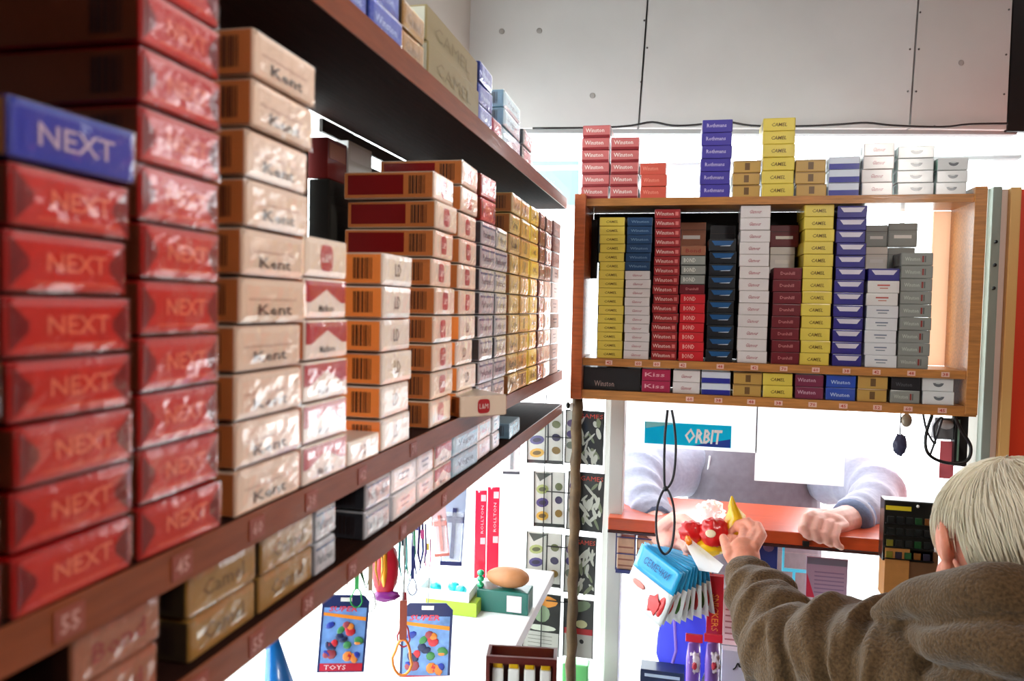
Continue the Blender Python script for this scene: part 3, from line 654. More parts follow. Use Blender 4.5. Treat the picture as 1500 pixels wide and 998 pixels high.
MB().poly([(W_*.05, -.0003, -H_*.49), (W_*.49, -.0003, -H_*.49), (W_*.49, -.0003, -H_*.1)], mat((20, 60, 160), .4)).poly([(-W_*.49, -.0003, H_*.2), (-W_*.1, -.0003, H_*.49), (-W_*.49, -.0003, H_*.49)], mat((140, 235, 245), .4)).build('sign_print', sg)

# hanging cord loops holding the packets
CORD = mat((24, 24, 32), .6)
pts = [atY(x, y, 1.366) for x, y in ((978, 601), (974, 640), (973, 690), (975, 716), (986, 700), (990, 660), (988, 625), (984, 601))]
lp = MB().tube(smooth_path(pts, 6), .0022, CORD, 8)
pts2 = [atY(x, y, 1.366-.012*(i % 2)) for i, (x, y) in enumerate(((975, 716), (964, 738), (961, 770), (965, 800), (974, 812), (984, 800), (988, 765), (985, 735)))]
lp.tube(smooth_path(pts2, 6, True), .0022, CORD, 8, closed=True); lp.ball(atY(975, 716, 1.364), .005, CORD)
tag(lp.build('cord_loop'), 'dark cord knotted into two long loops hanging above the blue packets', 'cord')
# fan of blue seed-bag like packets
ring = atY(972, 812, 1.355)
BLUEH = mat((30, 160, 214), .35, .5, .2, 50); PKW = mat((232, 236, 238), .35, .5, .3, 50, coatrough=.1); PKR = mat((204, 40, 44), .4, .4); GRN = mat((70, 130, 40), .5, .2, vary=.3, bscale=70)
for i in range(9):
    ax = Vector((math.sin(.62), math.cos(.62), 0))
    root = empty('snack_packet', ring+ax*(.0075*i), (.04*i-.1, .36-.045*i+random.uniform(-.05, .05), -.62))
    Wp, Hp = .095, .109
    n = 7; vs = []; 
    def puff(u, v): return .004*(math.sin(PI*u)*math.sin(PI*v))**.6+.001*noise.noise(Vector((u*6, v*6, i)))
    for part, v0, v1, m in (('header', 0, .42, BLUEH), ('pouch', .42, 1, PKW)):
        mb = MB(); V = []; nu, nv = 8, 5
        for sgn in (-1, 1):
            for b in range(nv+1):
                for a_ in range(nu+1):
                    u = a_/nu; v = v0+(v1-v0)*b/nv
                    V.append(((u-.5)*Wp, sgn*(.0004+puff(u, v)*(.35 if part == 'header' else .7)), -.008-v*Hp))
        F = []; N = (nu+1)*(nv+1)
        for b in range(nv):
            for a_ in range(nu):
                q = b*(nu+1)+a_; F.append((q, q+nu+1, q+nu+2, q+1)); F.append((N+q, N+q+1, N+q+nu+2, N+q+nu+1))
        per = [a_ for a_ in range(nu+1)]+[b*(nu+1)+nu for b in range(1, nv+1)]+[nv*(nu+1)+a_ for a_ in range(nu-1, -1, -1)]+[b*(nu+1) for b in range(nv-1, 0, -1)]
        for k in range(len(per)): p, q = per[k], per[(k+1) % len(per)]; F.append((p, q, N+q, N+p))
        mb.add(V, F, m, True); mb.build(part, root)
    pr = MB(); pr.text('СЕМЕЧКИ', -Wp*.3, Wp*.3, -.036, -.022, -.0035, mat((16, 60, 130), .4), .2)
    pr.ball((Wp*.22, -.0042, -.088), (.014, .0012, .018), PKR, 8, 6, fn=lambda u: 1+.25*math.sin(5*math.atan2(u.z, u.x))); pr.ball((-Wp*.22, -.004, -.075), (.016, .001, .006), mat((220, 130, 120), .4), 8, 4)
    pr_ = pr.build('pouch_print', root); pr_['kind'] = 'stuff'
    gr = MB(); gr.ball((Wp*.36, 0, -.084), (.008, .0046, .022), GRN if i % 2 else PKR, 8, 6); gr.build('side_print', root)
    tag(root, ['foremost blue-topped snack packet of the hanging bunch', 'blue-topped snack packet right behind the foremost of the bunch'][i] if i < 2 else '%s snack packet from the front in the hanging blue-topped bunch' % ORD[i], 'packet', 'snack packets on the cord')

# red and yellow sweets bag between the two hands
def crumple(c, r, m, seed, amp=.22, seg=28, rings=18, freq=3.2, rot=None):
    def fn(u): return 1+amp*noise.noise(Vector((u.x*freq+seed, u.y*freq, u.z*freq)))+amp*.5*abs(noise.noise(Vector((u.x*7, u.y*7+seed, u.z*7))))
    return MB().ball(c, r, m, seg, rings, rot, fn)
bag = empty('sweets_bag', atY(1035, 785, 1.36)); bl_ = bag.location.copy()
tag(bag, 'red and yellow foil sweets bag passed between the two people\'s hands', 'bag')
def rel(x, y, yy): return atY(x, y, yy)-bl_
FR = mat((206, 12, 16), .35, .5, .25, 45); FY = mat((244, 196, 10), .35, .5, .25, 45); FO = mat((246, 130, 20), .3, .6)
crumple(rel(1046, 780, 1.345), (.024, .016, .024), FR, 1).build('red_panel', bag)
crumple(rel(1014, 780, 1.355), (.022, .014, .019), FR, 2).build('red_panel', bag)
crumple(rel(1040, 800, 1.355), (.027, .016, .015), FY, 3).build('yellow_panel', bag)
crumple(rel(1010, 790, 1.347), (.008, .007, .010), FO, 4).build('orange_spot', bag)
MB().ball(rel(1041, 782, 1.325), (.009, .002, .007), mat((240, 225, 190), .4), 12, 6).build('emblem', bag)
tip = MB().tube([rel(1070, 792, 1.36), rel(1074, 772, 1.36), rel(1078, 756, 1.358), rel(1073, 742, 1.355), rel(1072, 727, 1.355)], [.013, .019, .014, .007, .0015], FY, 10, fold=lambda t, a: .22*math.sin(a*4+t*9)); tip.build('twisted_end', bag)
crumple(rel(1040, 752, 1.37), (.021, .010, .020), PLAST, 6, .5).build('clear_end', bag)
pp = MB(); pp.poly([rel(1003, 795, 1.35), rel(1012, 790, 1.34), rel(1060, 828, 1.335), rel(1052, 840, 1.35), rel(1024, 836, 1.36)], PAPER); pp.build('paper_corner', bag)

# brown pole and the hanging cards at the corner
pole = MB(); pz = [atY(824, 600, 1.38)[2]]
pole.tube([(-.196+.0012*math.sin(k*1.7), 1.385, 1.488-k*.02) for k in range(0, 66)], [.0095+.0009*math.sin(k*2.3) for k in range(66)], mat((88, 66, 38), .65, 0, .5, 60, vary=.3), 10)
tag(pole.build('pole'), 'thin brown pole running down from the shelf corner between the hanging cards', 'pole')
DK = mat((26, 28, 26), .4, .4); GREYC = mat((176, 176, 168), .4, .4); SILV = mat((200, 204, 192), .45, .3)
rc = random.Random(5)
def comic(px0, px1, py0, py1, y, label, style):
    a = atY(px0, py0, y); b = atY(px1, py1, y); W, H = b[0]-a[0], a[2]-b[2]
    root = empty('hanging_card', (a[0], y, a[2]), (0, rc.uniform(-.02, .03), 0))
    MB().box((0, 0, -H), (W, .0016, 0), GREYC if style else DK).build('card', root)
    mb = MB()
    def blob(cx, cz, rx, rz_, m, rot=0., k=1):
        pts = [(cx*W+rx*W*math.cos(t)*math.cos(rot)-rz_*H*math.sin(t)*math.sin(rot), -.0003*k, -cz*H+rx*W*math.cos(t)*math.sin(rot)+rz_*H*math.sin(t)*math.cos(rot)) for t in [2*PI*q/12 for q in range(12)]]
        mb.poly(pts, m)
    if style == 0:
        mb.quad((W*.02, -.0002, -H*.98), (W*.30, -.0002, -H*.98), (W*.30, -.0002, -H*.02), (W*.02, -.0002, -H*.02), GREYC)
        mb.text('GAMES', W*.34, W*.96, -H*.14, -H*.06, -.0006, mat((210, 70, 50), .4))
        for cz, c in ((.25, (70, 50, 90)), (.45, (50, 36, 90)), (.66, (90, 96, 80))): blob(.16, cz, .12, .07, mat(c, .4), .15, 2)
        for q in range(24): blob(rc.uniform(.40, .93), rc.uniform(.20, .94), rc.uniform(.025, .06), rc.uniform(.06, .15), SILV if q % 4 else mat((120, 130, 100), .4), rc.uniform(-.8, .8), 2+q*.1)
    elif style == 1:
        mb.poly([(W*.05, -.0003, -H*.03), (W*.6, -.0003, -H*.03), (W*.2, -.0003, -H*.18)], mat((60, 66, 60), .4))
        for cz, c in ((.32, (140, 150, 90)), (.56, (56, 46, 100)), (.80, (180, 140, 50))):
            blob(.28, cz, .2, .085, mat(c, .35, .4), .15, 2); blob(.28, cz, .12, .04, mat(tuple(v*.5 for v in c), .35), .15, 3)
            blob(.80, cz-.06, .12, .07, mat(tuple(v*.6 for v in c), .35, .4), -.2, 2)
        mb.quad((W*.56, -.0003, -H*.93), (W*.60, -.0003, -H*.93), (W*.60, -.0003, -H*.02), (W*.56, -.0003, -H*.02), DK)
        mb.quad((W*.02, -.0003, -H*.99), (W*.98, -.0003, -H*.99), (W*.98, -.0003, -H*.93), (W*.02, -.0003, -H*.93), DK)
    elif style == 2:
        mb.quad((W*.02, -.0003, -H*.63), (W*.98, -.0003, -H*.63), (W*.98, -.0003, -H*.01), (W*.02, -.0003, -H*.01), DK)
        blob(.5, .13, .42, .10, mat((216, 140, 50), .4), 0, 2); blob(.5, .33, .22, .14, mat((130, 150, 120), .4), 0, 3); blob(.5, .56, .4, .05, mat((190, 196, 180), .4), 0, 3)
        for q in range(4): mb.quad((W*.15, -.0003, -H*(.7+q*.06)), (W*.8, -.0003, -H*(.7+q*.06)), (W*.8, -.0003, -H*(.69+q*.06)), (W*.15, -.0003, -H*(.69+q*.06)), mat((110, 110, 104), .5))
    else:
        mb.quad((W*.02, -.0003, -H*.60), (W*.98, -.0003, -H*.60), (W*.98, -.0003, -H*.01), (W*.02, -.0003, -H*.01), DK)
        mb.quad((W*.02, -.0006, -H*.60), (W*.98, -.0006, -H*.60), (W*.98, -.0006, -H*.50), (W*.02, -.0006, -H*.50), mat((176, 40, 44), .4))
        blob(.55, .12, .36, .09, mat((120, 140, 110), .4), .3, 2); blob(.6, .42, .2, .07, mat((200, 200, 150), .4), 0, 3)
        blob(.62, .72, .07, .04, DK, .5, 2)
    mb.build('card_print', root)
    fr = MB()
    for x in (.0, W-.0016): fr.box((x, -.0022, -H), (x+.0016, -.0006, 0), DK)
    f_ = fr.build('card_edges', root); f_['kind'] = 'stuff'
    return tag(root, label, 'card', None)
comic(829, 884, 600, 682, 1.402, 'top dark leaf-patterned card hanging right of the brown pole', 0)
comic(833, 884, 690, 780, 1.402, 'second dark leaf-patterned card right of brown pole, red lettering', 0)
comic(828, 872, 784, 872, 1.402, 'third dark leaf-patterned card right of the brown pole', 0)
comic(826, 868, 876, 966, 1.402, 'lowest card right of the brown pole with a red stripe', 3)
comic(772, 824, 600, 682, 1.405, 'top grey card left of the brown pole, with oval badges', 1)
comic(782, 826, 690, 775, 1.405, 'second grey card left of the brown pole, with oval badges', 1)
comic(772, 822, 778, 862, 1.405, 'third grey card left of the brown pole, with oval badges', 1)
comic(768, 820, 866, 962, 1.405, 'lowest card left of brown pole with an orange round top', 2)
wr_ = MB()
for px in (800, 843): 
    a = atY(px, 595, 1.4005); wr_.box((a[0]-.0009, 1.399, atY(px, 966, 1.3995)[2]), (a[0]+.0009, 1.4008, 1.488), BLACK)
for py in (640, 720, 800, 880): 
    a = atY(800, py, 1.4); b = atY(843, py, 1.4); wr_.box((a[0], 1.3988, a[2]-.0008), (b[0], 1.4012, a[2]+.0008), BLACK)
tag(wr_.build('wire_rack'), 'black wire rack carrying the hanging cards at the corner', 'rack')
o = MB().ball(atY(838, 596, 1.385), (.006, .006, .008), mat((220, 220, 214), .3, .4)); o.ball(atY(832, 594, 1.382), (.004, .004, .006), BLACK)
tag(o.build('hook'), 'small white and black hook under the left corner of front shelf', 'hook')

# ---------------------------------------------------------------- goods hanging below the left shelf
XH = -.325
def hang(name, px0, px1, py0, py1, label, cat, builder, tilt=0., x=XH, string=True, group=None, yawadd=0.):
    c = atX((px0+px1)/2, py0, x); dep = (c-CAM).dot(FW); s = dep/F_PX
    W, H = (px1-px0)*s, (py1-py0)*s*1.02
    root = empty(name, c, (0, tilt, facing(c)+yawadd))
    builder(root, W, H)
    if string: MB().tube([(0, 0, 0), (0, .001, max(.004, 1.4612-c[2]))], .0006, mat((150, 150, 150), .5), 5).build('hanging_string', root)
    return tag(root, label, cat, group)
def toy(root, W, H):
    c = .14*W
    MB().prism([(-W/2, -H), (W/2, -H), (W/2, -c), (W/2-c, 0), (-W/2+c, 0), (-W/2, -c)], 0, .0015, mat((30, 40, 90), .4, .4)).build('backing_card', root)
    p = MB(); p.quad((-W*.45, -.0003, -H*.97), (W*.45, -.0003, -H*.97), (W*.45, -.0003, -H*.16), (-W*.45, -.0003, -H*.16), mat((110, 150, 206), .4, .4, vary=.35, bscale=50))
    p.quad((-W*.45, -.0006, -H*.98), (W*.45, -.0006, -H*.98), (W*.45, -.0006, -H*.88), (-W*.45, -.0006, -H*.88), mat((190, 30, 50), .4))
    p.poly([(-W*.45, -.0007, -H*.26), (-W*.45, -.0007, -H*.22), (W*.45, -.0007, -H*.28), (W*.45, -.0007, -H*.33)][::-1], mat((240, 140, 30), .4))
    p.quad((-W*.12, -.0006, -H*.08), (W*.12, -.0006, -H*.08), (W*.12, -.0006, -H*.03), (-W*.12, -.0006, -H*.03), INKW)
    p.text('SUPER', -W*.35, W*.25, -H*.21, -H*.14, -.0007, mat((220, 70, 90), .4), .2, .02); p.text('TOYS', -W*.36, W*.1, -H*.96, -H*.90, -.0009, INKW)
    r = random.Random(3); cs = [(200, 40, 50), (40, 60, 160), (60, 130, 70), (30, 40, 80), (220, 130, 50), (150, 60, 70)]
    for q in range(24): p.ball((W*r.uniform(-.34, .34), -.001, -H*r.uniform(.38, .82)), (W*r.uniform(.05, .12), .0008, H*r.uniform(.03, .07)), mat(cs[q % 6], .4, .3), 10, 4, Matrix.Rotation(r.uniform(-1, 1), 3, 'Y'))
    p.build('card_print', root)
hang('toy_card', 474, 542, 872, 985, 'blue toy card with orange stripe hanging left, its bottom edge in view', 'card', toy, .07)
hang('toy_card', 590, 664, 884, 1004, 'blue toy card with orange stripe hanging right, cut by picture bottom', 'card', toy, .03)
def carab(col, strap=None):
    def f(root, W, H):
        h = min(H*.55, W*1.8); cx = 0
        pts = [(cx+W*.5*math.sin(2*PI*k/16)*(1 if True else 1)*(1.0 if math.cos(2*PI*k/16) < 0 else .75), 0, -H+h/2+h/2*math.cos(2*PI*k/16)) for k in range(16)]
        MB().tube(pts, W*.07, mat(col, .3, .3, metal=.5), 6, closed=True).build('clip', root)
        MB().box((-W*.18, -.0012, -H+h), (W*.18, .0012, 0), mat(strap or col, .6)).build('strap', root)
    return f
hang('carabiner_keyring', 514, 532, 840, 890, 'green carabiner keyring on a strap above the left toy card', 'keyring', carab((30, 150, 70), (60, 160, 80)), x=-.315)
hang('carabiner_keyring', 534, 552, 815, 896, 'white metal clip on a tan strap above the left toy card', 'keyring', carab((230, 230, 220), (170, 140, 110)), x=-.315)
hang('carabiner_keyring', 583, 602, 868, 948, 'dark red carabiner keyring left of the right toy card', 'keyring', carab((150, 24, 40), (120, 20, 34)), x=-.312)
hang('carabiner_keyring', 576, 606, 880, 990, 'orange carabiner keyring hanging lowest, beside the right toy card', 'keyring', carab((226, 130, 40), (150, 70, 50)), x=-.305)
hang('carabiner_keyring', 598, 612, 800, 872, 'navy carabiner keyring in front of the green strap', 'keyring', carab((30, 50, 90), (30, 40, 100)), x=-.315)
def strap(col, col2):
    def f(root, W, H):
        MB().tube([(-W*.3, 0, 0), (-W*.42, 0, -H*.6), (0, 0, -H), (W*.42, 0, -H*.6), (W*.3, 0, 0)], [(W*.17, W*.10)]*5, mat(col, .5, .3), 8).build('band', root)
        MB().box((-W*.2, -.002, -H*.30), (W*.2, .002, -H*.12), mat(col2, .4)).build('buckle', root)
    return f
hang('wrist_strap', 592, 610, 752, 850, 'green looped wrist strap hanging under the left shelf edge', 'strap', strap((20, 120, 80), (20, 140, 130)))
hang('wrist_strap', 604, 622, 745, 850, 'navy looped wrist strap right beside the green one', 'strap', strap((30, 36, 110), (60, 60, 130)))
hang('wrist_strap', 528, 546, 800, 862, 'dark green wrist strap nearest under the left shelf edge', 'strap', strap((30, 100, 50), (60, 130, 70)))
def pouch(c1, c2, c3):
    def f(root, W, H):
        crumple((0, 0, -H*.5), (W*.5, .008, H*.5), mat(c1, .35, .5, .3, 50), 2, .1).build('pouch', root)
        crumple((-W*.05, -.006, -H*.42), (W*.13, .004, H*.36), mat(c2, .35, .5), 3, .12).build('orange_panel', root)
        crumple((W*.05, -.003, -H*.95), (W*.5, .006, H*.09), mat(c3, .4, .5), 4, .2).build('purple_hem', root)
    return f
for q_, (a_, b_, c_, d_, cl_, c2_, lb_) in enumerate(((612, 626, 768, 838, (60, 40, 110), (200, 80, 140), 'violet wrist strap behind the navy one'), (584, 598, 775, 856, (30, 150, 150), (40, 60, 70), 'turquoise wrist strap between the pouch and the green strap'),
  (622, 632, 790, 842, (236, 150, 190), (240, 210, 90), 'pink narrow strap at the right end of the strap row'), (550, 562, 800, 858, (230, 170, 40), (200, 60, 40), 'yellow strap in front of the red pouch'))):
    hang('wrist_strap', a_, b_, c_, d_, lb_, 'strap', strap(cl_, c2_), x=-.318)
hang('sweets_pouch', 546, 584, 792, 876, 'red pouch with orange panel and purple hem hanging between the straps', 'pouch', pouch((190, 30, 50), (240, 160, 40), (130, 30, 130)))
def blister(c_back, c_in, cross=False):
    def f(root, W, H):
        MB().box((-W/2, 0, -H), (W/2, .001, 0), mat(c_back, .4, .4)).build('backing_card', root)
        MB().box((-W*.42, -.005, -H*.94), (W*.42, -.0003, -H*.30), PLAST, .002).build('blister', root)
        p = MB().box((-W*.08, -.003, -H*.9), (W*.1, -.0006, -H*.25), mat(c_in, .4)); p.build('contents', root)
        p = MB().box((-W*.46, -.0018, -H*.44), (W*.46, -.0004, -H*.36), mat(c_in, .4)); p.build('label_band', root)
        p = MB().box((-W*.5, -.0014, -H), (W*.5, -.0002, -H*.95), mat(c_in, .4)); p.build('bottom_band', root)
    return f
hang('blister_pack', 652, 684, 716, 828, 'grey blister pack with dark blue insert hanging left of red packets', 'pack', blister((160, 170, 196), (40, 44, 90)), .05)
hang('blister_pack', 630, 652, 735, 815, 'pale pinkish blister pack half hidden behind the grey one', 'pack', blister((226, 190, 196), (190, 110, 100)), -.1)
hang('blister_pack', 738, 763, 620, 694, 'narrow white blister pack with a dark strip left of the corner cards', 'pack', blister((200, 190, 196), (70, 70, 80)), 0)
def redpk(root, W, H):
    crumple((0, 0, -H*.09), (W*.5, .006, H*.1), PLAST, 5, .4).build('clear_top', root)
    MB().box((-W/2, -.002, -H), (W/2, .002, -H*.18), mat((226, 24, 64), .35, .5, .2, 40), .001).build('wrapper', root)
    p = MB(); 
    for q, z in enumerate((.22, .62)): p.quad((0, -.0024, -H*(z+.06)), (W*.42, -.0024, -H*(z+.06)), (W*.42, -.0024, -H*z), (0, -.0024, -H*z), mat((216, 190, 196), .4))
    t = text_mesh('ROLLTON'); 
    p.add([(W*.24-b*W*.22, -.0026, -H*.58+a*H*.26) for a, b in t[0]], t[1], mat((250, 200, 206), .4)); p.build('wrapper_print', root)
hang('noodle_packet', 697, 714, 690, 846, 'left of the two bright red hanging packets with white print', 'packet', redpk)
hang('noodle_packet', 715, 733, 684, 846, 'right of the two bright red hanging packets with white print', 'packet', redpk)

# ---------------------------------------------------------------- white ledge with goods, lower left
ZLG = 1.16
tag(MB().box((-.455, .30, ZLG-.02), (-.232, 1.39, ZLG), mat((240, 240, 240), .5), .002).build('display_ledge'), 'white display ledge along the left window below the hanging goods', 'ledge')
def onledge(px, py):   # point of the ledge top under a pixel
    d = ray(px, py); t = (ZLG-CAM.z)/d.z; return CAM+d*t
c = onledge(655, 893)
tr = empty('cup_tray', (c[0], c[1], ZLG)); tag(tr, 'white tray holding small turquoise pieces on the green box', 'tray')
TW = .085
gb = MB().box((-TW/2, -.02, 0), (TW/2, .03, .022), mat((150, 180, 40), .4, .3), .001)
g_ = tag(gb.build('flat_box', None, (c[0]+.012, c[1], ZLG+.0004)), 'yellow-green box on the ledge under the white tray', 'box')
tr.location.z = ZLG+.0230
MB().box((-TW/2, -.022, 0), (TW/2, .03, .003), WHITE, .001).build('tray_base', tr)
for a, b in (((-TW/2, -.022, .003), (TW/2, -.020, .016)), ((-TW/2, .028, .003), (TW/2, .03, .016)), ((-TW/2, -.02, .003), (-TW/2+.002, .028, .016)), ((TW/2-.002, -.02, .003), (TW/2, .028, .016))): MB().box(a, b, mat((236, 240, 240), .4)).build('tray_wall', tr)
for k, (x, y) in enumerate(((-.02, 0), (.008, .008), (.024, -.004))):
    tag(crumple((0, 0, 0), (.009, .009, .008), mat((30, 190, 200), .4, .4), k, .3, 10, 7).build('sweet', None, (c[0]+x, c[1]+y, ZLG+.023+.0118)), ['leftmost', 'middle', 'rightmost'][k]+' turquoise wrapped sweet in the white tray', 'sweet', 'turquoise sweets in the tray')
c = onledge(742, 900)
gx = tag(MB().box((-.05, 0, 0), (.035, .04, .036), mat((10, 96, 84), .35, .4), .002).build('flat_box', None, (c[0], c[1], ZLG+.0003)), 'dark green box on ledge below the brown oval loaf', 'box')
MB().box((.000, -.0006, .004), (.024, -.0001, .030), mat((232, 206, 214), .4)).build('pink_label', gx)
gt = MB()
for k in range(3): gt.ball((-.046, .008, .040+.010*k), (.006, .006, .005), mat((20, 150, 100), .3, .4), 10, 6)
tag(MB().ball((0, 0, 0), (.036, .02, .0165), mat((176, 118, 74), .5, .1, .2, 40, vary=.12), 20, 12, fn=lambda u: 1+.03*math.sin(3*u.x)).build('bread_roll', None, (c[0]-.004, c[1]+.02, ZLG+.0365+.0165)), 'smooth brown oval roll lying on the dark green box', 'roll')
gb_ = gt.build('bead_stack', None, (c[0], c[1], ZLG)); tag(gb_, 'three small green beads stacked left of the brown roll', 'beads')
# box of white lighters
c0 = atY(712, 962, .80)
tag(MB().box((-.25, .785, 0), (-.125, .85, ZLG), mat((236, 236, 236), .5), .002).build('pedestal'), 'white pedestal at picture bottom under the box of lighters', 'pedestal')
lb = empty('lighter_display', (c0[0], .80, ZLG+.0005), (0, 0, .15)); tag(lb, 'dark brown display box holding white yellow-topped lighters at picture bottom', 'display box')
BH = c0[2]-ZLG; BW = .078; BRN = mat((88, 26, 20), .4, .3)
MB().box((0, 0, 0), (BW, .03, .003), BRN).build('box_base', lb); MB().box((0, .027, .003), (BW, .03, BH), BRN).build('box_back', lb)
MB().box((0, .0, .003), (.004, .027, BH), BRN).build('box_side', lb); MB().box((BW-.004, 0, .003), (BW, .027, BH), BRN).build('box_side', lb)
MB().box((.004, .0, BH-.0075), (BW-.004, .004, BH), BRN).build('box_rim', lb); MB().box((.004, .0, .003), (BW-.004, .003, BH-.055), BRN).build('box_front', lb)
for k in range(4):
    r = empty('lighter', (0, 0, 0)); M_ = Matrix.Translation(lb.location) @ Matrix.Rotation(.15, 4, 'Z'); r.location = M_ @ Vector((.0125+k*.0177, .012, .0035))
    r.rotation_euler = (0, 0, .15)
    MB().box((-.0062, -.005, 0), (.0062, .005, BH-.020), mat((244, 244, 240), .25, .6), .002).build('body', r)
    MB().box((-.0054, -.0045, BH-.0198), (.0054, .0045, BH-.0105), mat((240, 190, 20), .3, .5), .0015).build('top', r)
    tag(r, ['leftmost white lighter with yellow top in the brown display box', 'second white lighter from left in the brown display box', 'third white lighter from left in the brown display box', 'rightmost white lighter with yellow top in brown display box'][k], 'lighter', 'lighters in the display box')
ZGB = atY(840, 972, 1.43)[2]-atY(840, 1012, 1.43)[2]; ZCB = atY(840, 1012, 1.43)[2]
tag(MB().box((-.26, 1.415, 0), (-.155, 1.485, ZCB), mat((236, 236, 236), .5), .002).build('corner_cabinet'), 'low white cabinet in the corner behind the brown pole foot', 'cabinet')
tag(MB().box((0, 0, 0), (.05, .03, ZGB), mat((110, 200, 120), .4, .4), .003).build('carton_box', None, (atY(824, 975, 1.43)[0], 1.425, ZCB+.0003)), 'green box at the picture bottom right of the brown pole', 'box')
# blue swirl packaging and papers at lower left
c = atX(418, 985, -.30)
sw = empty('swirl_bag', (c[0], c[1], ZLG)); tag(sw, 'blue and white swirled bag standing at the lower left under the shelf', 'bag')
hh = atX(418, 932, -.30)[2]-ZLG
MB().tube([(.0, 0, 0), (.002, 0, hh*.4), (-.004, 0, hh*.75), (-.012, .0, hh)], [.024, .021, .015, .004], mat((30, 130, 220), .3, .6, .2, 30), 14, fold=lambda t, a: .1*math.sin(3*a+t*4)).build('bag_body', sw)
MB().ball((.006, -.020, hh*.62), (.010, .006, .012), WHITE, 12, 8).build('white_swirl', sw)
MB().tube([(-.03, 0, 0), (-.032, 0, hh*.5), (-.026, 0, hh*.78)], [.010, .012, .003], mat((150, 40, 60), .3, .5), 10).build('red_fold', sw)
c = onledge(520, 990)
lf = tag(MB().box((-.05, -.09, 0), (.05, .06, .0012), mat((240, 236, 226), .5)).build('leaflet', None, (-.27, .70, ZLG+.0004), (0, 0, .3)), 'white and pink printed leaflet lying on the ledge at bottom left', 'leaflet')
MB().box((-.045, -.02, .0013), (-.01, .055, .0015), mat((222, 120, 124), .5)).build('pink_print', lf)

# ---------------------------------------------------------------- goods below the counter
NAVY = mat((24, 32, 92), .4, .3)
def box_px(name, px0, px1, py0, py1, y, th, m, label, cat, bev=.001, group=None):
    a = atY(px0, py0, y); b = atY(px1, py1, y)
    return tag(MB().box((0, 0, 0), (b[0]-a[0], th, a[2]-b[2]), m, bev).build(name, None, (a[0], y, b[2])), label, cat, group), b[0]-a[0], a[2]-b[2]
gr = empty('wire_basket', (0, 0, 0)); tag(gr, 'dark blue wire basket of brown boxes hanging under the counter left side', 'basket')
y = 1.475
a = atY(903, 786, y); b = atY(1044, 848, y); NB = mat((30, 36, 100), .4, .3)
for k in range(6):
    x = a[0]+(b[0]-a[0])*k/5; MB().box((x-.0012, y-.0012, b[2]), (x+.0012, y+.0012, 1.2205), NB).build('wire', gr)
for k in range(3):
    z = a[2]-(a[2]-b[2])*k/2; MB().box((a[0], y-.0024, z-.001), (b[0], y-.0013, z+.001), NB).build('wire', gr)
MB().box((a[0], y-.0024, b[2]-.006), (b[0], y+.05, b[2]-.001), NB).build('basket_base', gr)
for k in range(5):
    w5 = (b[0]-a[0])/5
    bb = MB().box((0, 0, 0), (w5-.004, .03, a[2]-b[2]-.004), mat((206, 160, 130), .6, 0, .1, vary=.1), .001).build('small_box', None, (a[0]+w5*k+.002, y+.006, b[2]-.0005))
    for q in range(4): MB().box((.002, -.0006, .006+q*.012), (w5-.006, -.0001, .009+q*.012), mat((150, 90, 70), .5)).build('print_line', bb)
    tag(bb, ['leftmost brown box in the blue wire basket', 'second brown box from left in the blue wire basket', 'middle brown box in the blue wire basket', 'fourth brown box from left in the blue wire basket', 'rightmost brown box in the blue wire basket'][k], 'box', 'boxes in the wire basket')
o, W, H = box_px('label_holder', 903, 952, 767, 786, 1.468, .006, NAVY, 'navy label holder with a white oval under the counter left end', 'label holder')
MB().ball((W*.55, -.0005, H*.45), (.006, .001, .004), WHITE, 12, 5).build('white_oval', o)
MB().box((.004, -.0008, H*.35), (W*.42, -.0001, H*.6), mat((110, 120, 90), .5)).build('lettering_strip', o)
# long red box hanging, with lettering up its length
o, W, H = box_px('match_box', 1037, 1058, 843, 935, 1.40, .012, mat((190, 26, 44), .35, .5), 'long upright red box with yellow lettering below the sweets bag', 'box')
t = text_mesh('SNICKERS'); MB().add([(W*.3+b*W*.42, -.0006, H*.1+(1-a)*H*.6) for a, b in t[0]], [f[::-1] for f in t[1]], mat((236, 150, 60), .4)).build('lettering', o)
for k, (px0, px1, lab) in enumerate(((1004, 1028, 'left purple and white sweets packet with red top, picture bottom'), (1031, 1057, 'right purple and white sweets packet with red top, picture bottom'))):
    a = atY(px0, 928, 1.36); b = atY(px1, 1000, 1.36); W = b[0]-a[0]; H = a[2]-b[2]+.05
    r = empty('sweets_packet', (a[0]+W/2, 1.36, a[2])); tag(r, lab, 'packet', 'purple sweets packets')
    MB().tube([(0, 0, -H), (0, 0, -H*.7), (0, 0, -H*.3), (0, 0, -.014)], [(W*.48, .006), (W*.5, .009), (W*.5, .009), (W*.46, .004)], mat((150, 110, 214), .3, .6, .3, 40), 14, fold=lambda t, a_: .05*math.sin(5*a_+t*9)).build('wrapper', r)
    MB().box((-W*.48, -.003, -.0135), (W*.48, .003, 0), mat((214, 40, 60), .35, .4), .001).build('red_header', r)
    crumple((0, -.009, -H*.35), (W*.34, .003, H*.13), mat((236, 220, 236), .35, .4), k, .4).build('white_print', r); crumple((W*.05, -.0115, -H*.38), (W*.14, .002, H*.05), mat((196, 60, 80), .35, .4), k+3, .3).build('red_print', r)
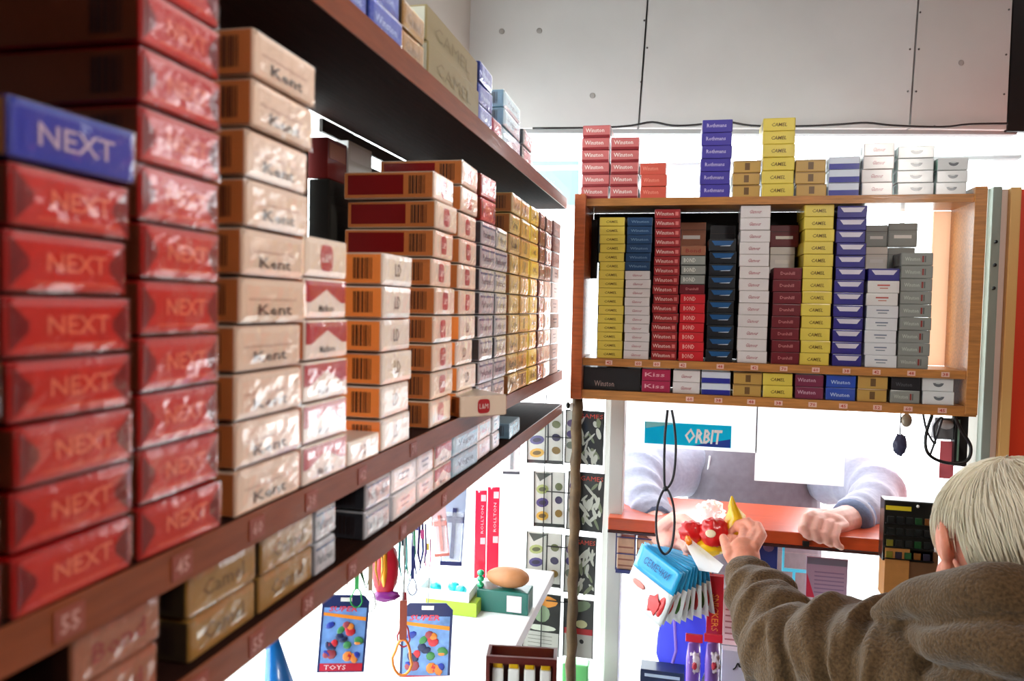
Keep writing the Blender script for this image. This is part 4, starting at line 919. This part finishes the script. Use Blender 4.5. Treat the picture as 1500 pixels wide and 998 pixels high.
# violet tub and dark box, lower part of the window
c = atY(1000, 940, 1.50)
vt = empty('plastic_bag', (c[0], 1.50, c[2]-.11)); tag(vt, 'blue-violet plastic bag bulging behind the snack packets', 'bag')
crumple((0, 0, .10), (.047, .02, .10), translucent((110, 116, 226), .5), 9, .12).build('bag_body', vt)
MB().tube([(-.03, -.014, .02), (-.012, -.022, .10), (-.02, -.016, .19)], .003, translucent((200, 170, 240), .5), 6).build('bag_crease', vt)
o, W, H = box_px('flat_box', 938, 1002, 980, 1010, 1.44, .04, mat((36, 48, 80), .4, .4), 'dark blue box at picture bottom under the violet bag', 'box')
MB().box((W*.1, -.0006, H*.55), (W*.9, -.0001, H*.75), mat((180, 196, 214), .4)).build('pale_print', o)
# white bag with black ink drawing
o, W, H = box_px('paper_bag', 1058, 1112, 952, 1010, 1.42, .02, mat((226, 224, 240), .5), 'white paper bag with black ink scribble behind the brown sleeve', 'bag')
sk = MB(); r = random.Random(11); P = []
for q in range(12): P.append((W*(.3+.06*q), -.0012, H*(.35+.28*r.random()+.03*q)))
sk.tube(smooth_path(P, 4), .0012, BLACK, 5); sk.build('ink_drawing', o)
# lower grid of printed boxes seen between sleeve and red box
o, W, H = box_px('printed_box', 1060, 1092, 872, 948, 1.47, .03, mat((206, 168, 166), .5, 0, .1, vary=.1), 'pinkish printed box between the red box and the brown sleeve', 'box')
for q in range(7): MB().box((W*.1, -.0006, H*(.1+.12*q)), (W*.9, -.0001, H*(.13+.12*q)), mat((150, 90, 90), .5)).build('print_line', o)
o, W, H = box_px('blue_frame', 1113, 1138, 775, 850, 1.49, .006, mat((40, 56, 130), .4, .3), 'dark blue upright holder under the counter beside the brown sleeve', 'holder')
MB().ball((W*.5, -.001, H*.66), (W*.3, .002, W*.3), mat((120, 90, 130), .4), 12, 5).build('round_badge', o)
# turquoise stand
CYM = mat((70, 190, 220), .4, .3)
a = atY(1163, 838, 1.60); st = MB(); z0 = atY(1163, 880, 1.60)[2]
st.box((a[0]-.0025, 1.598, z0-.05), (a[0]+.0025, 1.602, a[2]), CYM)
b = atY(1145, 838, 1.6); c = atY(1182, 838, 1.6); st.box((b[0], 1.5975, a[2]-.0), (c[0], 1.6025, a[2]+.006), CYM); t = atY(1145, 790, 1.6); st.box((b[0], 1.5975, a[2]+.006), (b[0]+.004, 1.6025, t[2]), CYM)
tag(st.build('stand'), 'turquoise stand seen through the glass left of the grey-pink notice', 'stand')
o, W, H = box_px('notice', 1182, 1240, 815, 880, 1.533, .0012, mat((176, 150, 176), .5), 'grey-pink printed notice in the glass below the customer\'s right-hand fist', 'notice', bev=0)
for q in range(6): MB().box((W*.2, -.0006, H*(.12+.1*q)), (W*.92, -.0001, H*(.15+.1*q)), mat((140, 116, 150), .5)).build('print_line', o)
MB().box((0.001, -.0006, H*.82), (W*.98, -.0001, H*.98), mat((120, 120, 140), .5)).build('header_band', o)
MB().poly([(.001, -.0008, 0), (W*.22, -.0008, 0), (.001, -.0008, H*.6)], mat((206, 50, 80), .5)).build('red_corner', o)
o = MB().box((0, 0, 0), (.011, .012, .009), BLACK, .001).build('clip', None, tuple(atY(1176, 801, 1.455))); tag(o, 'small black clip fixed under the counter edge by the customer\'s fist', 'clip')

# ---------------------------------------------------------------- right hand end: black rack, cardboard, cables
a = atY(1296, 732, 1.40); b = atY(1368, 828, 1.40); W = b[0]-a[0]; H = a[2]-b[2]
rk = empty('gum_rack', (a[0], 1.40, b[2])); tag(rk, 'black rack of small coloured packets with a yellow header strip', 'rack')
MB().box((0, 0, 0), (W, .03, H), mat((16, 20, 18), .35, .5), .002).build('rack_body', rk)
MB().box((W*.03, -.001, H*.84), (W*.52, -.0002, H*.91), mat((220, 196, 40), .4)).build('yellow_header', rk)
r = random.Random(8); cl = [(30, 60, 130), (60, 140, 80), (150, 40, 60), (200, 190, 60), (200, 120, 50), (60, 60, 90), (40, 120, 60)]
for j in range(4):
    MB().box((W*.02, -.006, H*(.05+.19*j)), (W*.98, -.0002, H*(.06+.19*j)), BLACK).build('rack_shelf', rk)
    for i in range(5): MB().box((W*(.06+.18*i), -.004, H*(.065+.19*j)), (W*(.19+.18*i), -.0004, H*(.17+.19*j)), mat(tuple(int(v*.6) for v in cl[r.randrange(7)]) if r.random() < .35 else (22, 28, 28), .35, .4), .0006).build('packet', rk)
MB().ball((W*.64, -.002, H*.93), .0028, WHITE, 8, 5).build('white_knob', rk)
o, W, H = box_px('cardboard_box', 1297, 1330, 802, 880, 1.398, .04, mat((190, 130, 66), .6, 0, .1, vary=.08), 'tan cardboard box under the black rack, left one', 'box')
rk.location.z = rk.location.z
o, W2, H = box_px('cardboard_box', 1332, 1372, 806, 880, 1.40, .04, mat((110, 74, 44), .6, 0, .1, vary=.08), 'darker brown cardboard box under the black rack, right one', 'box')
# black cable coils
pts = [atY(x, y, 1.37) for x, y in ((1366, 606), (1356, 640), (1360, 665), (1385, 678), (1415, 676), (1422, 655), (1408, 630), (1396, 606))]
tag(MB().tube(smooth_path(pts, 6), .0026, BLACK, 8).build('cable_loop'), 'big black cable loop hanging under the right end of front shelf', 'cable')
pts = [atY(x, y, 1.385) for x, y in ((1352, 606), (1358, 632), (1370, 650), (1368, 625), (1380, 612), (1372, 640), (1362, 668))]
tag(MB().tube(smooth_path(pts, 6), .0018, mat((50, 50, 56), .4), 6).build('cable'), 'thin dark tangled wire inside the big cable loop', 'cable')
o, W, H = box_px('power_strip', 1400, 1416, 607, 684, 1.40, .02, BLACK, 'upright black box behind the cable loop at the right', 'box')
MB().box((W*.2, -.0008, H*.1), (W*.35, -.0001, H*.9), mat((120, 150, 130), .4)).build('pale_strip', o)
o, W, H = box_px('adapter', 1370, 1398, 612, 645, 1.408, .02, mat((120, 124, 128), .3, .5), 'grey plastic adapter hanging behind the thin wire', 'adapter')
MB().ball((W*.55, -.002, H*.7), (W*.4, .003, H*.22), mat((220, 222, 224), .3, .4), 12, 6).build('white_cap', o)
o, W, H = box_px('red_tag', 1378, 1396, 646, 702, 1.41, .002, mat((226, 110, 120), .4, .3), 'pink-red paper tag hanging below the grey adapter', 'tag', bev=0)
o = crumple((0, 0, 0), (.010, .006, .018), mat((60, 64, 96), .5), 3, .3).build('cloth_scrap', None, tuple(atY(1318, 652, 1.42))); tag(o, 'dark slate cloth scrap hanging at hatch top right', 'cloth')
o = MB().tube([atY(1318, 640, 1.42), atY(1320, 604, 1.42)], .001, BLACK, 5).build('cord', o); o.matrix_parent_inverse = Matrix.Translation(-atY(1318, 652, 1.42))
o = MB().ball((0, 0, 0), (.009, .006, .012), mat((170, 160, 140), .3, .4)).build('lamp_socket', None, tuple(atY(1328, 616, 1.42))); tag(o, 'beige round socket under the front shelf near its right end', 'socket')

# ================================================================== PEOPLE
def organic(name, mb, voxel, m, smooth=6, parent=None, extra=None):
    o = bpy.data.objects.new(name, mb.mesh(name)); COL.objects.link(o)
    r = o.modifiers.new('r', 'REMESH'); r.mode = 'VOXEL'; r.voxel_size = voxel; r.use_smooth_shade = True
    sm = o.modifiers.new('s', 'SMOOTH'); sm.factor = .5; sm.iterations = smooth
    dg = bpy.context.evaluated_depsgraph_get(); dg.update()
    me = bpy.data.meshes.new_from_object(o.evaluated_get(dg)); o.modifiers.clear(); o.data = me
    me.materials.clear(); me.materials.append(m)
    if extra:
        for v in me.vertices: v.co = extra(v.co)
    me.polygons.foreach_set('use_smooth', [True]*len(me.polygons))
    if parent: o.parent = parent; o.matrix_parent_inverse = Matrix.Translation(-parent.location)
    return o
def T(mb, pts, seg=14, fold=None, sub=1):
    """pts: (px, py, Y, radius)"""
    P = [atY(p[0], p[1], p[2]) for p in pts]; R = [p[3] for p in pts]
    if sub > 1:
        n = len(P); Q = smooth_path(P, sub); RR = []
        for i in range(n-1):
            for k in range(sub): RR.append(R[i]+(R[i+1]-R[i])*k/sub)
        RR.append(R[-1]); P, R = Q, RR
    mb.tube(P, R, None, seg, fold=fold)
    mb.ball(P[0], R[0], None, seg, 8); mb.ball(P[-1], R[-1], None, seg, 8)
def skin(rgb):
    m = mat(rgb, .5, 0, .15, 120, vary=.06).copy(); b = m.node_tree.nodes['Principled BSDF']
    b.inputs['Subsurface Weight'].default_value = .25; b.inputs['Subsurface Scale'].default_value = .01; b.inputs['Subsurface Radius'].default_value = (1, .35, .2); return m
def head_parts(mb, H, rot, s=1.):
    """skull, jaw, nose, brow, lips, ears in one shape; face looks along local +Y"""
    def L(x, y, z): return H+rot @ Vector((x*s, y*s, z*s))
    mb.ball(H+rot @ Vector((0, -.012*s, .012*s)), (.074*s, .094*s, .079*s), None, 24, 16, rot)
    mb.ball(L(0, .030, -.045), (.056*s, .058*s, .070*s), None, 20, 14, rot)
    mb.ball(L(0, .066, -.092), (.026*s, .022*s, .020*s), None, 12, 8, rot)
    mb.tube([L(0, .082, .012), L(0, .096, -.018), L(0, .106, -.034)], [.008*s, .010*s, .013*s], None, 10); mb.ball(L(0, .104, -.036), .0125*s, None, 10, 8)
    for q in (-1, 1):
        mb.ball(L(q*.012, .094, -.038), .008*s, None, 8, 6); mb.tube([L(q*.008, .086, .022), L(q*.032, .080, .026), L(q*.052, .060, .018)], [.008*s, .009*s, .007*s], None, 8)
        mb.ball(L(q*.042, .062, -.028), (.020*s, .018*s, .020*s), None, 10, 8)
        # ear: rim and lobe
        rim = [L(q*(.074+.012*math.sin(PI*k/9)), -.004-.020*math.sin(PI*k/9*1.1)-.004, .026-.054*k/9) for k in range(10)]
        mb.tube(rim, .0052*s, None, 8); mb.ball(L(q*.078, -.008, -.002), (.008*s, .014*s, .026*s), None, 10, 8, rot); mb.ball(L(q*.077, -.006, -.030), .0085*s, None, 8, 6)
    mb.tube([L(-.024, .080, -.064), L(0, .091, -.061), L(.024, .080, -.064)], [.004*s, .007*s, .004*s], None, 8)
    mb.tube([L(-.020, .080, -.072), L(0, .089, -.072), L(.020, .080, -.072)], [.004*s, .007*s, .004*s], None, 8)
def face_bits(H, rot, s, parent, lipm):
    inv = Matrix.Translation(-parent.location)
    for q in (-1, 1):
        c = H+rot @ Vector((q*.031*s, .071*s, .006*s)); e = MB().ball(c, .0125*s, mat((236, 232, 226), .2, .5), 14, 10); e.ball(c+rot @ Vector((0, .0105*s, 0)), (.005*s, .003*s, .005*s), mat((60, 50, 40), .2, .5), 10, 6, rot)
        o = e.build('eye', parent); o.matrix_parent_inverse = inv
# ---------- elderly customer-side buyer seen from behind
SK1 = skin((222, 144, 118)); FLEECE = mat((88, 66, 42), .95, 0, 1.0, 320, vary=.4, sheen=.25, spec=.1)
Hd = atY(1482, 800, .93); rotH = Matrix.Rotation(.12, 3, 'Z') @ Matrix.Rotation(-.42, 3, 'X')
man = empty('person', (Hd[0]+.03, .86, 0)); tag(man, 'white-haired person in brown fleece seen from behind, reaching towards the sweets bag', 'person')
ORIG = Matrix.Translation(-man.location)
b = MB(); head_parts(b, Hd, rotH, .94)
nb = Hd+Vector((.0, -.045, -.185)); b.tube([Hd+Vector((0, -.02, -.04)), nb], [.052, .058], None, 16)
b.tube([nb+Vector((0, 0, .02)), nb+Vector((.02, -.02, -.10)), nb+Vector((.03, -.01, -.42)), nb+Vector((.03, 0, -.62))], [(.05, .05), (.10, .07), (.11, .08), (.10, .08)], None, 20)
for q in (-1, 1): b.tube([nb+Vector((.03+q*.04, -.0, -.09)), nb+Vector((.03+q*.11, 0.01, -.14))], [.04, .045], None, 12)
sh = (1345, 1000, .93)
T(b, [(1360, 1000, .92, .055), (1250, 985, 1.0, .045), (1165, 968, 1.05, .038), (1125, 905, 1.15, .032), (1094, 842, 1.25, .023), (1090, 818, 1.275, .026)], sub=3)
# hand: palm, four fingers closing on the bag, thumb
b.ball(atY(1090, 812, 1.28), (.025, .015, .029), None, 16, 12, Matrix.Rotation(-.2, 3, 'Y'))
T(b, [(1106, 800, 1.275, .0095), (1116, 784, 1.30, .0090), (1110, 770, 1.325, .0082), (1094, 768, 1.335, .0072)], 8)
T(b, [(1098, 797, 1.28, .0095), (1106, 778, 1.315, .0090), (1096, 764, 1.335, .0082), (1080, 768, 1.345, .0072)], 8)
T(b, [(1088, 796, 1.285, .0095), (1090, 778, 1.325, .0088), (1080, 772, 1.345, .0080), (1068, 780, 1.35, .0070)], 8)
T(b, [(1080, 802, 1.285, .0085), (1077, 790, 1.32, .0080), (1069, 787, 1.34, .0072), (1060, 793, 1.345, .0062)], 8)
T(b, [(1078, 826, 1.27, .0115), (1068, 812, 1.27, .0105), (1064, 799, 1.29, .0092), (1060, 789, 1.305, .0080)], 8)
organic('body', b, .0023, SK1, 3, man)
face_bits(Hd, rotH, .94, man, None)
# white hair: cap plus strands
HAIR = mat((255, 242, 216), .45, 0, .2, 200, vary=.03, sheen=.6)
def scalp(d):   # surface point above the skull in direction d (head space)
    return Vector((d.x*.0815, -.012+d.y*.101, .012+d.z*.086))
def hairy(d):
    if d.z > .62: return True
    if d.y > .30+ d.z*.5: return False
    if abs(d.x) > .80 and d.y > -.32 and d.z < .12: return False
    return d.z > -.78
cp = MB(); n1, n2 = 64, 48; idx = {}; V = []; F = []
for i in range(n2+1):
    th = PI*i/n2
    for k in range(n1):
        a_ = 2*PI*k/n1; d = Vector((math.sin(th)*math.cos(a_), math.sin(th)*math.sin(a_), math.cos(th)))
        ok = hairy(d); p = scalp(d)*(1.0+.018*noise.noise(d*6)+.012*noise.noise(Vector((d.x*22, d.y*22, d.z*4)))) if ok else Vector((d.x*.066, -.012+d.y*.085, .012+d.z*.070))
        V.append(Hd+rotH @ (p*.93))
for i in range(n2):
    for k in range(n1): F.append((i*n1+k, (i+1)*n1+k, (i+1)*n1+(k+1) % n1, i*n1+(k+1) % n1))
cp.add(V, F, HAIR, True); hc = cp.build('hair', man); hc.matrix_parent_inverse = ORIG
hs = MB(); r = random.Random(21)
for q in range(3400):
    z = r.uniform(-.72, .99); a_ = r.uniform(0, 2*PI); rr = math.sqrt(1-z*z); d = Vector((rr*math.cos(a_), rr*math.sin(a_), z))
    if not hairy(d): continue
    crown = Vector((-.1, -.35, .93)).normalized(); pth = []; ln = r.uniform(.035, .06); st_ = 5; lift = 1.012+r.random()*.03; cur = d.copy()
    clump = Vector((noise.noise(d*5), noise.noise(d*5+Vector((7, 0, 0))), noise.noise(d*5+Vector((0, 9, 0)))))*.35
    for k in range(st_+1):
        pth.append(Hd+rotH @ (scalp(cur)*.93*(lift+.010*math.sin(k)*r.random()-.003*k)))
        away = (cur-crown); fl = away-cur*away.dot(cur); fl = fl.normalized() if fl.length > .05 else Vector((1, 0, 0))
        fl = fl+Vector((.45, 0, -.55))+clump; fl = fl-cur*fl.dot(cur); fl.normalize(); cur = (cur+fl*ln/.1/st_).normalized()
    hs.tube(pth, [.0007, .0009, .0009, .0008, .0006, .0002], HAIR, 3, cap=False)
h2 = hs.build('hair_strands', man); h2.matrix_parent_inverse = ORIG; h2['kind'] = 'stuff'
# fleece jacket
def rings(f, amp, ph=0.):
    return lambda t, a: amp*math.sin(t*f+1.1*math.sin(a+ph)+ph)+amp*.5*math.sin(t*f*1.9+2*math.sin(a*2))
j = MB()
T(j, [(1365, 1010, .915, .084), (1300, 985, .96, .080), (1235, 968, 1.0, .072), (1175, 970, 1.045, .066)], 28, rings(22, .10), 10)
T(j, [(1190, 985, 1.035, .062), (1163, 962, 1.06, .066), (1140, 925, 1.11, .058), (1116, 882, 1.19, .047), (1096, 846, 1.245, .036)], 28, rings(24, .12, 1), 10)
j.tube([nb+Vector((.0, -.01, .030)), nb+Vector((.0, -.01, -.01)), nb+Vector((.03, -.01, -.06)), nb+Vector((.045, -.0, -.14)), nb+Vector((.045, .0, -.40)), nb+Vector((.045, 0, -.64))], [(.078, .074), (.098, .085), (.14, .10), (.18, .12), (.185, .135), (.18, .14)], None, 36, fold=lambda t, a: .02*math.sin(5*a+t*12))
# hood bunched around the neck and over the shoulder
def roll(pts, fold, seg=18):
    P = smooth_path([atY(p[0], p[1], p[2]) for p in pts], 6); n = len(pts); RR = []
    for i in range(n-1):
        for k in range(6): RR.append(pts[i][3]+(pts[i+1][3]-pts[i][3])*k/6)
    RR.append(pts[-1][3]); j.tube(P, RR, None, seg, fold=fold); j.ball(P[0], RR[0], None, 10, 8)
roll([(1292, 896, .93, .010), (1335, 882, .89, .020), (1395, 872, .85, .026), (1470, 876, .81, .030), (1550, 888, .82, .032), (1640, 905, .88, .032)], lambda t, a: .07*math.sin(t*18+a))
roll([(1330, 930, .90, .010), (1390, 942, .83, .020), (1460, 953, .79, .025), (1540, 965, .78, .028), (1620, 980, .82, .028)], lambda t, a: .06*math.sin(t*14+a*2))
roll([(1355, 1015, .90, .034), (1420, 1035, .84, .045), (1520, 1045, .80, .050), (1620, 1050, .84, .05)], lambda t, a: .04*math.sin(t*12+a*2), 24)
roll([(1345, 925, .95, .024), (1400, 930, .93, .036), (1470, 935, .91, .040), (1560, 945, .91, .040)], None)
j.ball(atY(1360, 1010, .93), (.065, .06, .05), None, 20, 14)
j.tube([nb+Vector((.19, -.0, -.10)), nb+Vector((.26, .06, -.28)), nb+Vector((.22, .20, -.38))], [.075, .065, .05], None, 20, fold=rings(30, .06))
def wr_fn(co):
    n = noise.noise(co*13)*.010+noise.noise(co*34)*.004; return co+Vector((n, -n*.6, n))
organic('fleece_jacket', j, .0036, FLEECE, 2, man, wr_fn)
# ---------- customer outside the hatch
SK2 = skin((238, 182, 168)); GREYSW = mat((150, 152, 172), .9, 0, .3, 120, vary=.08, sheen=.3); GREYSHADE = mat((112, 106, 116), .9, 0, .3, 60, vary=.1)
cu = empty('person', (atY(1110, 720, 1.9)[0], 1.93, -.25)); tag(cu, 'customer outside in a pale grey sweatshirt with both hands over the counter', 'person')
INV2 = Matrix.Translation(-cu.location); cx = cu.location.x
b = MB(); Hc = Vector((cx, 1.90, 1.60)); rotC = Matrix.Rotation(PI, 3, 'Z') @ Matrix.Rotation(-.25, 3, 'X'); head_parts(b, Hc, rotC, 1.)
b.tube([Hc+Vector((0, .03, -.05)), Vector((cx, 1.95, 1.38)), Vector((cx, 1.96, 1.22)), Vector((cx, 1.94, .95))], [(.052, .052), (.07, .07), (.13, .09), (.13, .09)], None, 18)
# arm at the picture's left, hand holding the bag
T(b, [(1015, 690, 1.90, .040), (942, 700, 1.74, .042), (950, 745, 1.58, .034), (966, 778, 1.50, .026), (985, 795, 1.455, .025)], sub=3)
b.ball(atY(978, 790, 1.47), (.026, .016, .030), None, 16, 10, Matrix.Rotation(-.5, 3, 'Y'))
T(b, [(985, 770, 1.46, .0100), (1002, 768, 1.43, .0094), (1012, 778, 1.405, .0084), (1010, 788, 1.395, .0074)], 8)
T(b, [(992, 782, 1.455, .0100), (1004, 784, 1.42, .0094), (1010, 796, 1.40, .0084), (1006, 804, 1.395, .0074)], 8)
T(b, [(990, 796, 1.455, .0098), (1002, 800, 1.42, .0092), (1008, 810, 1.40, .0082), (1004, 817, 1.395, .0072)], 8)
T(b, [(984, 808, 1.46, .0088), (994, 814, 1.43, .0082), (1002, 822, 1.41, .0074), (1002, 830, 1.40, .0066)], 8)
T(b, [(968, 772, 1.46, .0115), (986, 758, 1.435, .0105), (1002, 760, 1.405, .0094), (1014, 768, 1.385, .0084)], 8)
# arm at the picture's right, fist on the counter edge
T(b, [(1215, 700, 1.90, .040), (1280, 722, 1.76, .042), (1262, 752, 1.60, .032), (1236, 762, 1.53, .025), (1215, 768, 1.50, .026)], sub=3)
b.ball(atY(1212, 765, 1.492), (.034, .022, .019), None, 16, 10)
for k, (px, py) in enumerate(((1180, 766), (1195, 771), (1211, 776), (1226, 781))):
    rr = (.0086, .0092, .0090, .0080)[k]
    T(b, [(px+12, py-12, 1.487, rr), (px+1, py-8, 1.466, rr), (px-3, py+7, 1.447, rr*.93), (px+1, py+18, 1.446, rr*.85), (px+6, py+21, 1.452, rr*.75)], 8)
T(b, [(1206, 760, 1.49, .0115), (1190, 757, 1.475, .0105), (1179, 764, 1.462, .0094), (1175, 776, 1.452, .0084)], 8)
organic('body', b, .0021, SK2, 2, cu)
face_bits(Hc, rotC, 1., cu, None)
hc = MB(); hc.ball(Hc+rotC @ Vector((0, -.022, .034)), (.080, .094, .092), mat((70, 56, 46), .6, 0, .5, 200), 24, 16, rotC, lambda u: 1+.03*noise.noise(u*8)); o = hc.build('hair', cu); o.matrix_parent_inverse = INV2
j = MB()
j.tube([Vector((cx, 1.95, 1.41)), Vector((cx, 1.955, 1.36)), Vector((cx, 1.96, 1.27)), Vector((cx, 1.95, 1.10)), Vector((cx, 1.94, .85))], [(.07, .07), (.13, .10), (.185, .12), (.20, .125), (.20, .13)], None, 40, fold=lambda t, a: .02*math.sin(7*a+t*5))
organic('sweatshirt_shaded_torso', j, .0045, GREYSHADE, 3, cu); j = MB()  # sweatshirt torso as its own mesh, its shade put into a darker grey
T(j, [(1015, 690, 1.90, .062), (962, 692, 1.80, .062), (934, 700, 1.72, .062)], 24, rings(16, .05), 8)
T(j, [(934, 698, 1.72, .062), (932, 722, 1.66, .058), (944, 745, 1.60, .050), (958, 764, 1.545, .042)], 24, rings(20, .06, 2), 8)
T(j, [(1215, 700, 1.92, .060), (1255, 705, 1.84, .058), (1285, 722, 1.75, .056)], 24, rings(16, .05), 8)
T(j, [(1285, 722, 1.75, .056), (1277, 745, 1.66, .048), (1256, 756, 1.59, .040), (1247, 760, 1.565, .038)], 24, rings(22, .06, 2), 8)
organic('sweatshirt', j, .0045, GREYSW, 3, cu, lambda co: co+Vector((noise.noise(co*14)*.004, 0, noise.noise(co*14)*.003)))
lg = MB()
for q in (-1, 1): lg.tube([Vector((cx+q*.09, 1.94, .90)), Vector((cx+q*.10, 1.95, .40)), Vector((cx+q*.10, 1.96, -.20))], [.10, .075, .06], None, 18); lg.ball(Vector((cx+q*.10, 1.90, -.205)), (.05, .12, .045), None, 14, 8)
lg.ball(Vector((cx, 1.94, .90)), (.17, .12, .12), None, 18, 10)
organic('trousers', lg, .008, mat((50, 54, 70), .9), 3, cu)
CF = mat((104, 116, 146), .9, 0, .4, 160, vary=.1)
for pts_, rr in (([(949, 752, 1.585), (957, 763, 1.55), (962, 772, 1.525)], .0415), ([(1256, 757, 1.585), (1247, 761, 1.56), (1240, 764, 1.545)], .0375)):
    o = MB().tube([atY(*p) for p in pts_], [rr, rr*1.03, rr*.9], CF, 24, fold=lambda t, a: .02*math.sin(a*12)).build('cuff', cu); o.matrix_parent_inverse = INV2
for x0, tt in ((1040, 0), (1062, 1)):
    p = [atY(x0, 668, 1.835), atY(x0-4+8*tt, 700, 1.822), atY(x0-2+4*tt, 730, 1.822)]
    o = MB().tube(smooth_path(p, 4), .0022, mat((226, 226, 230), .7), 6).build('drawstring', cu); o.matrix_parent_inverse = INV2
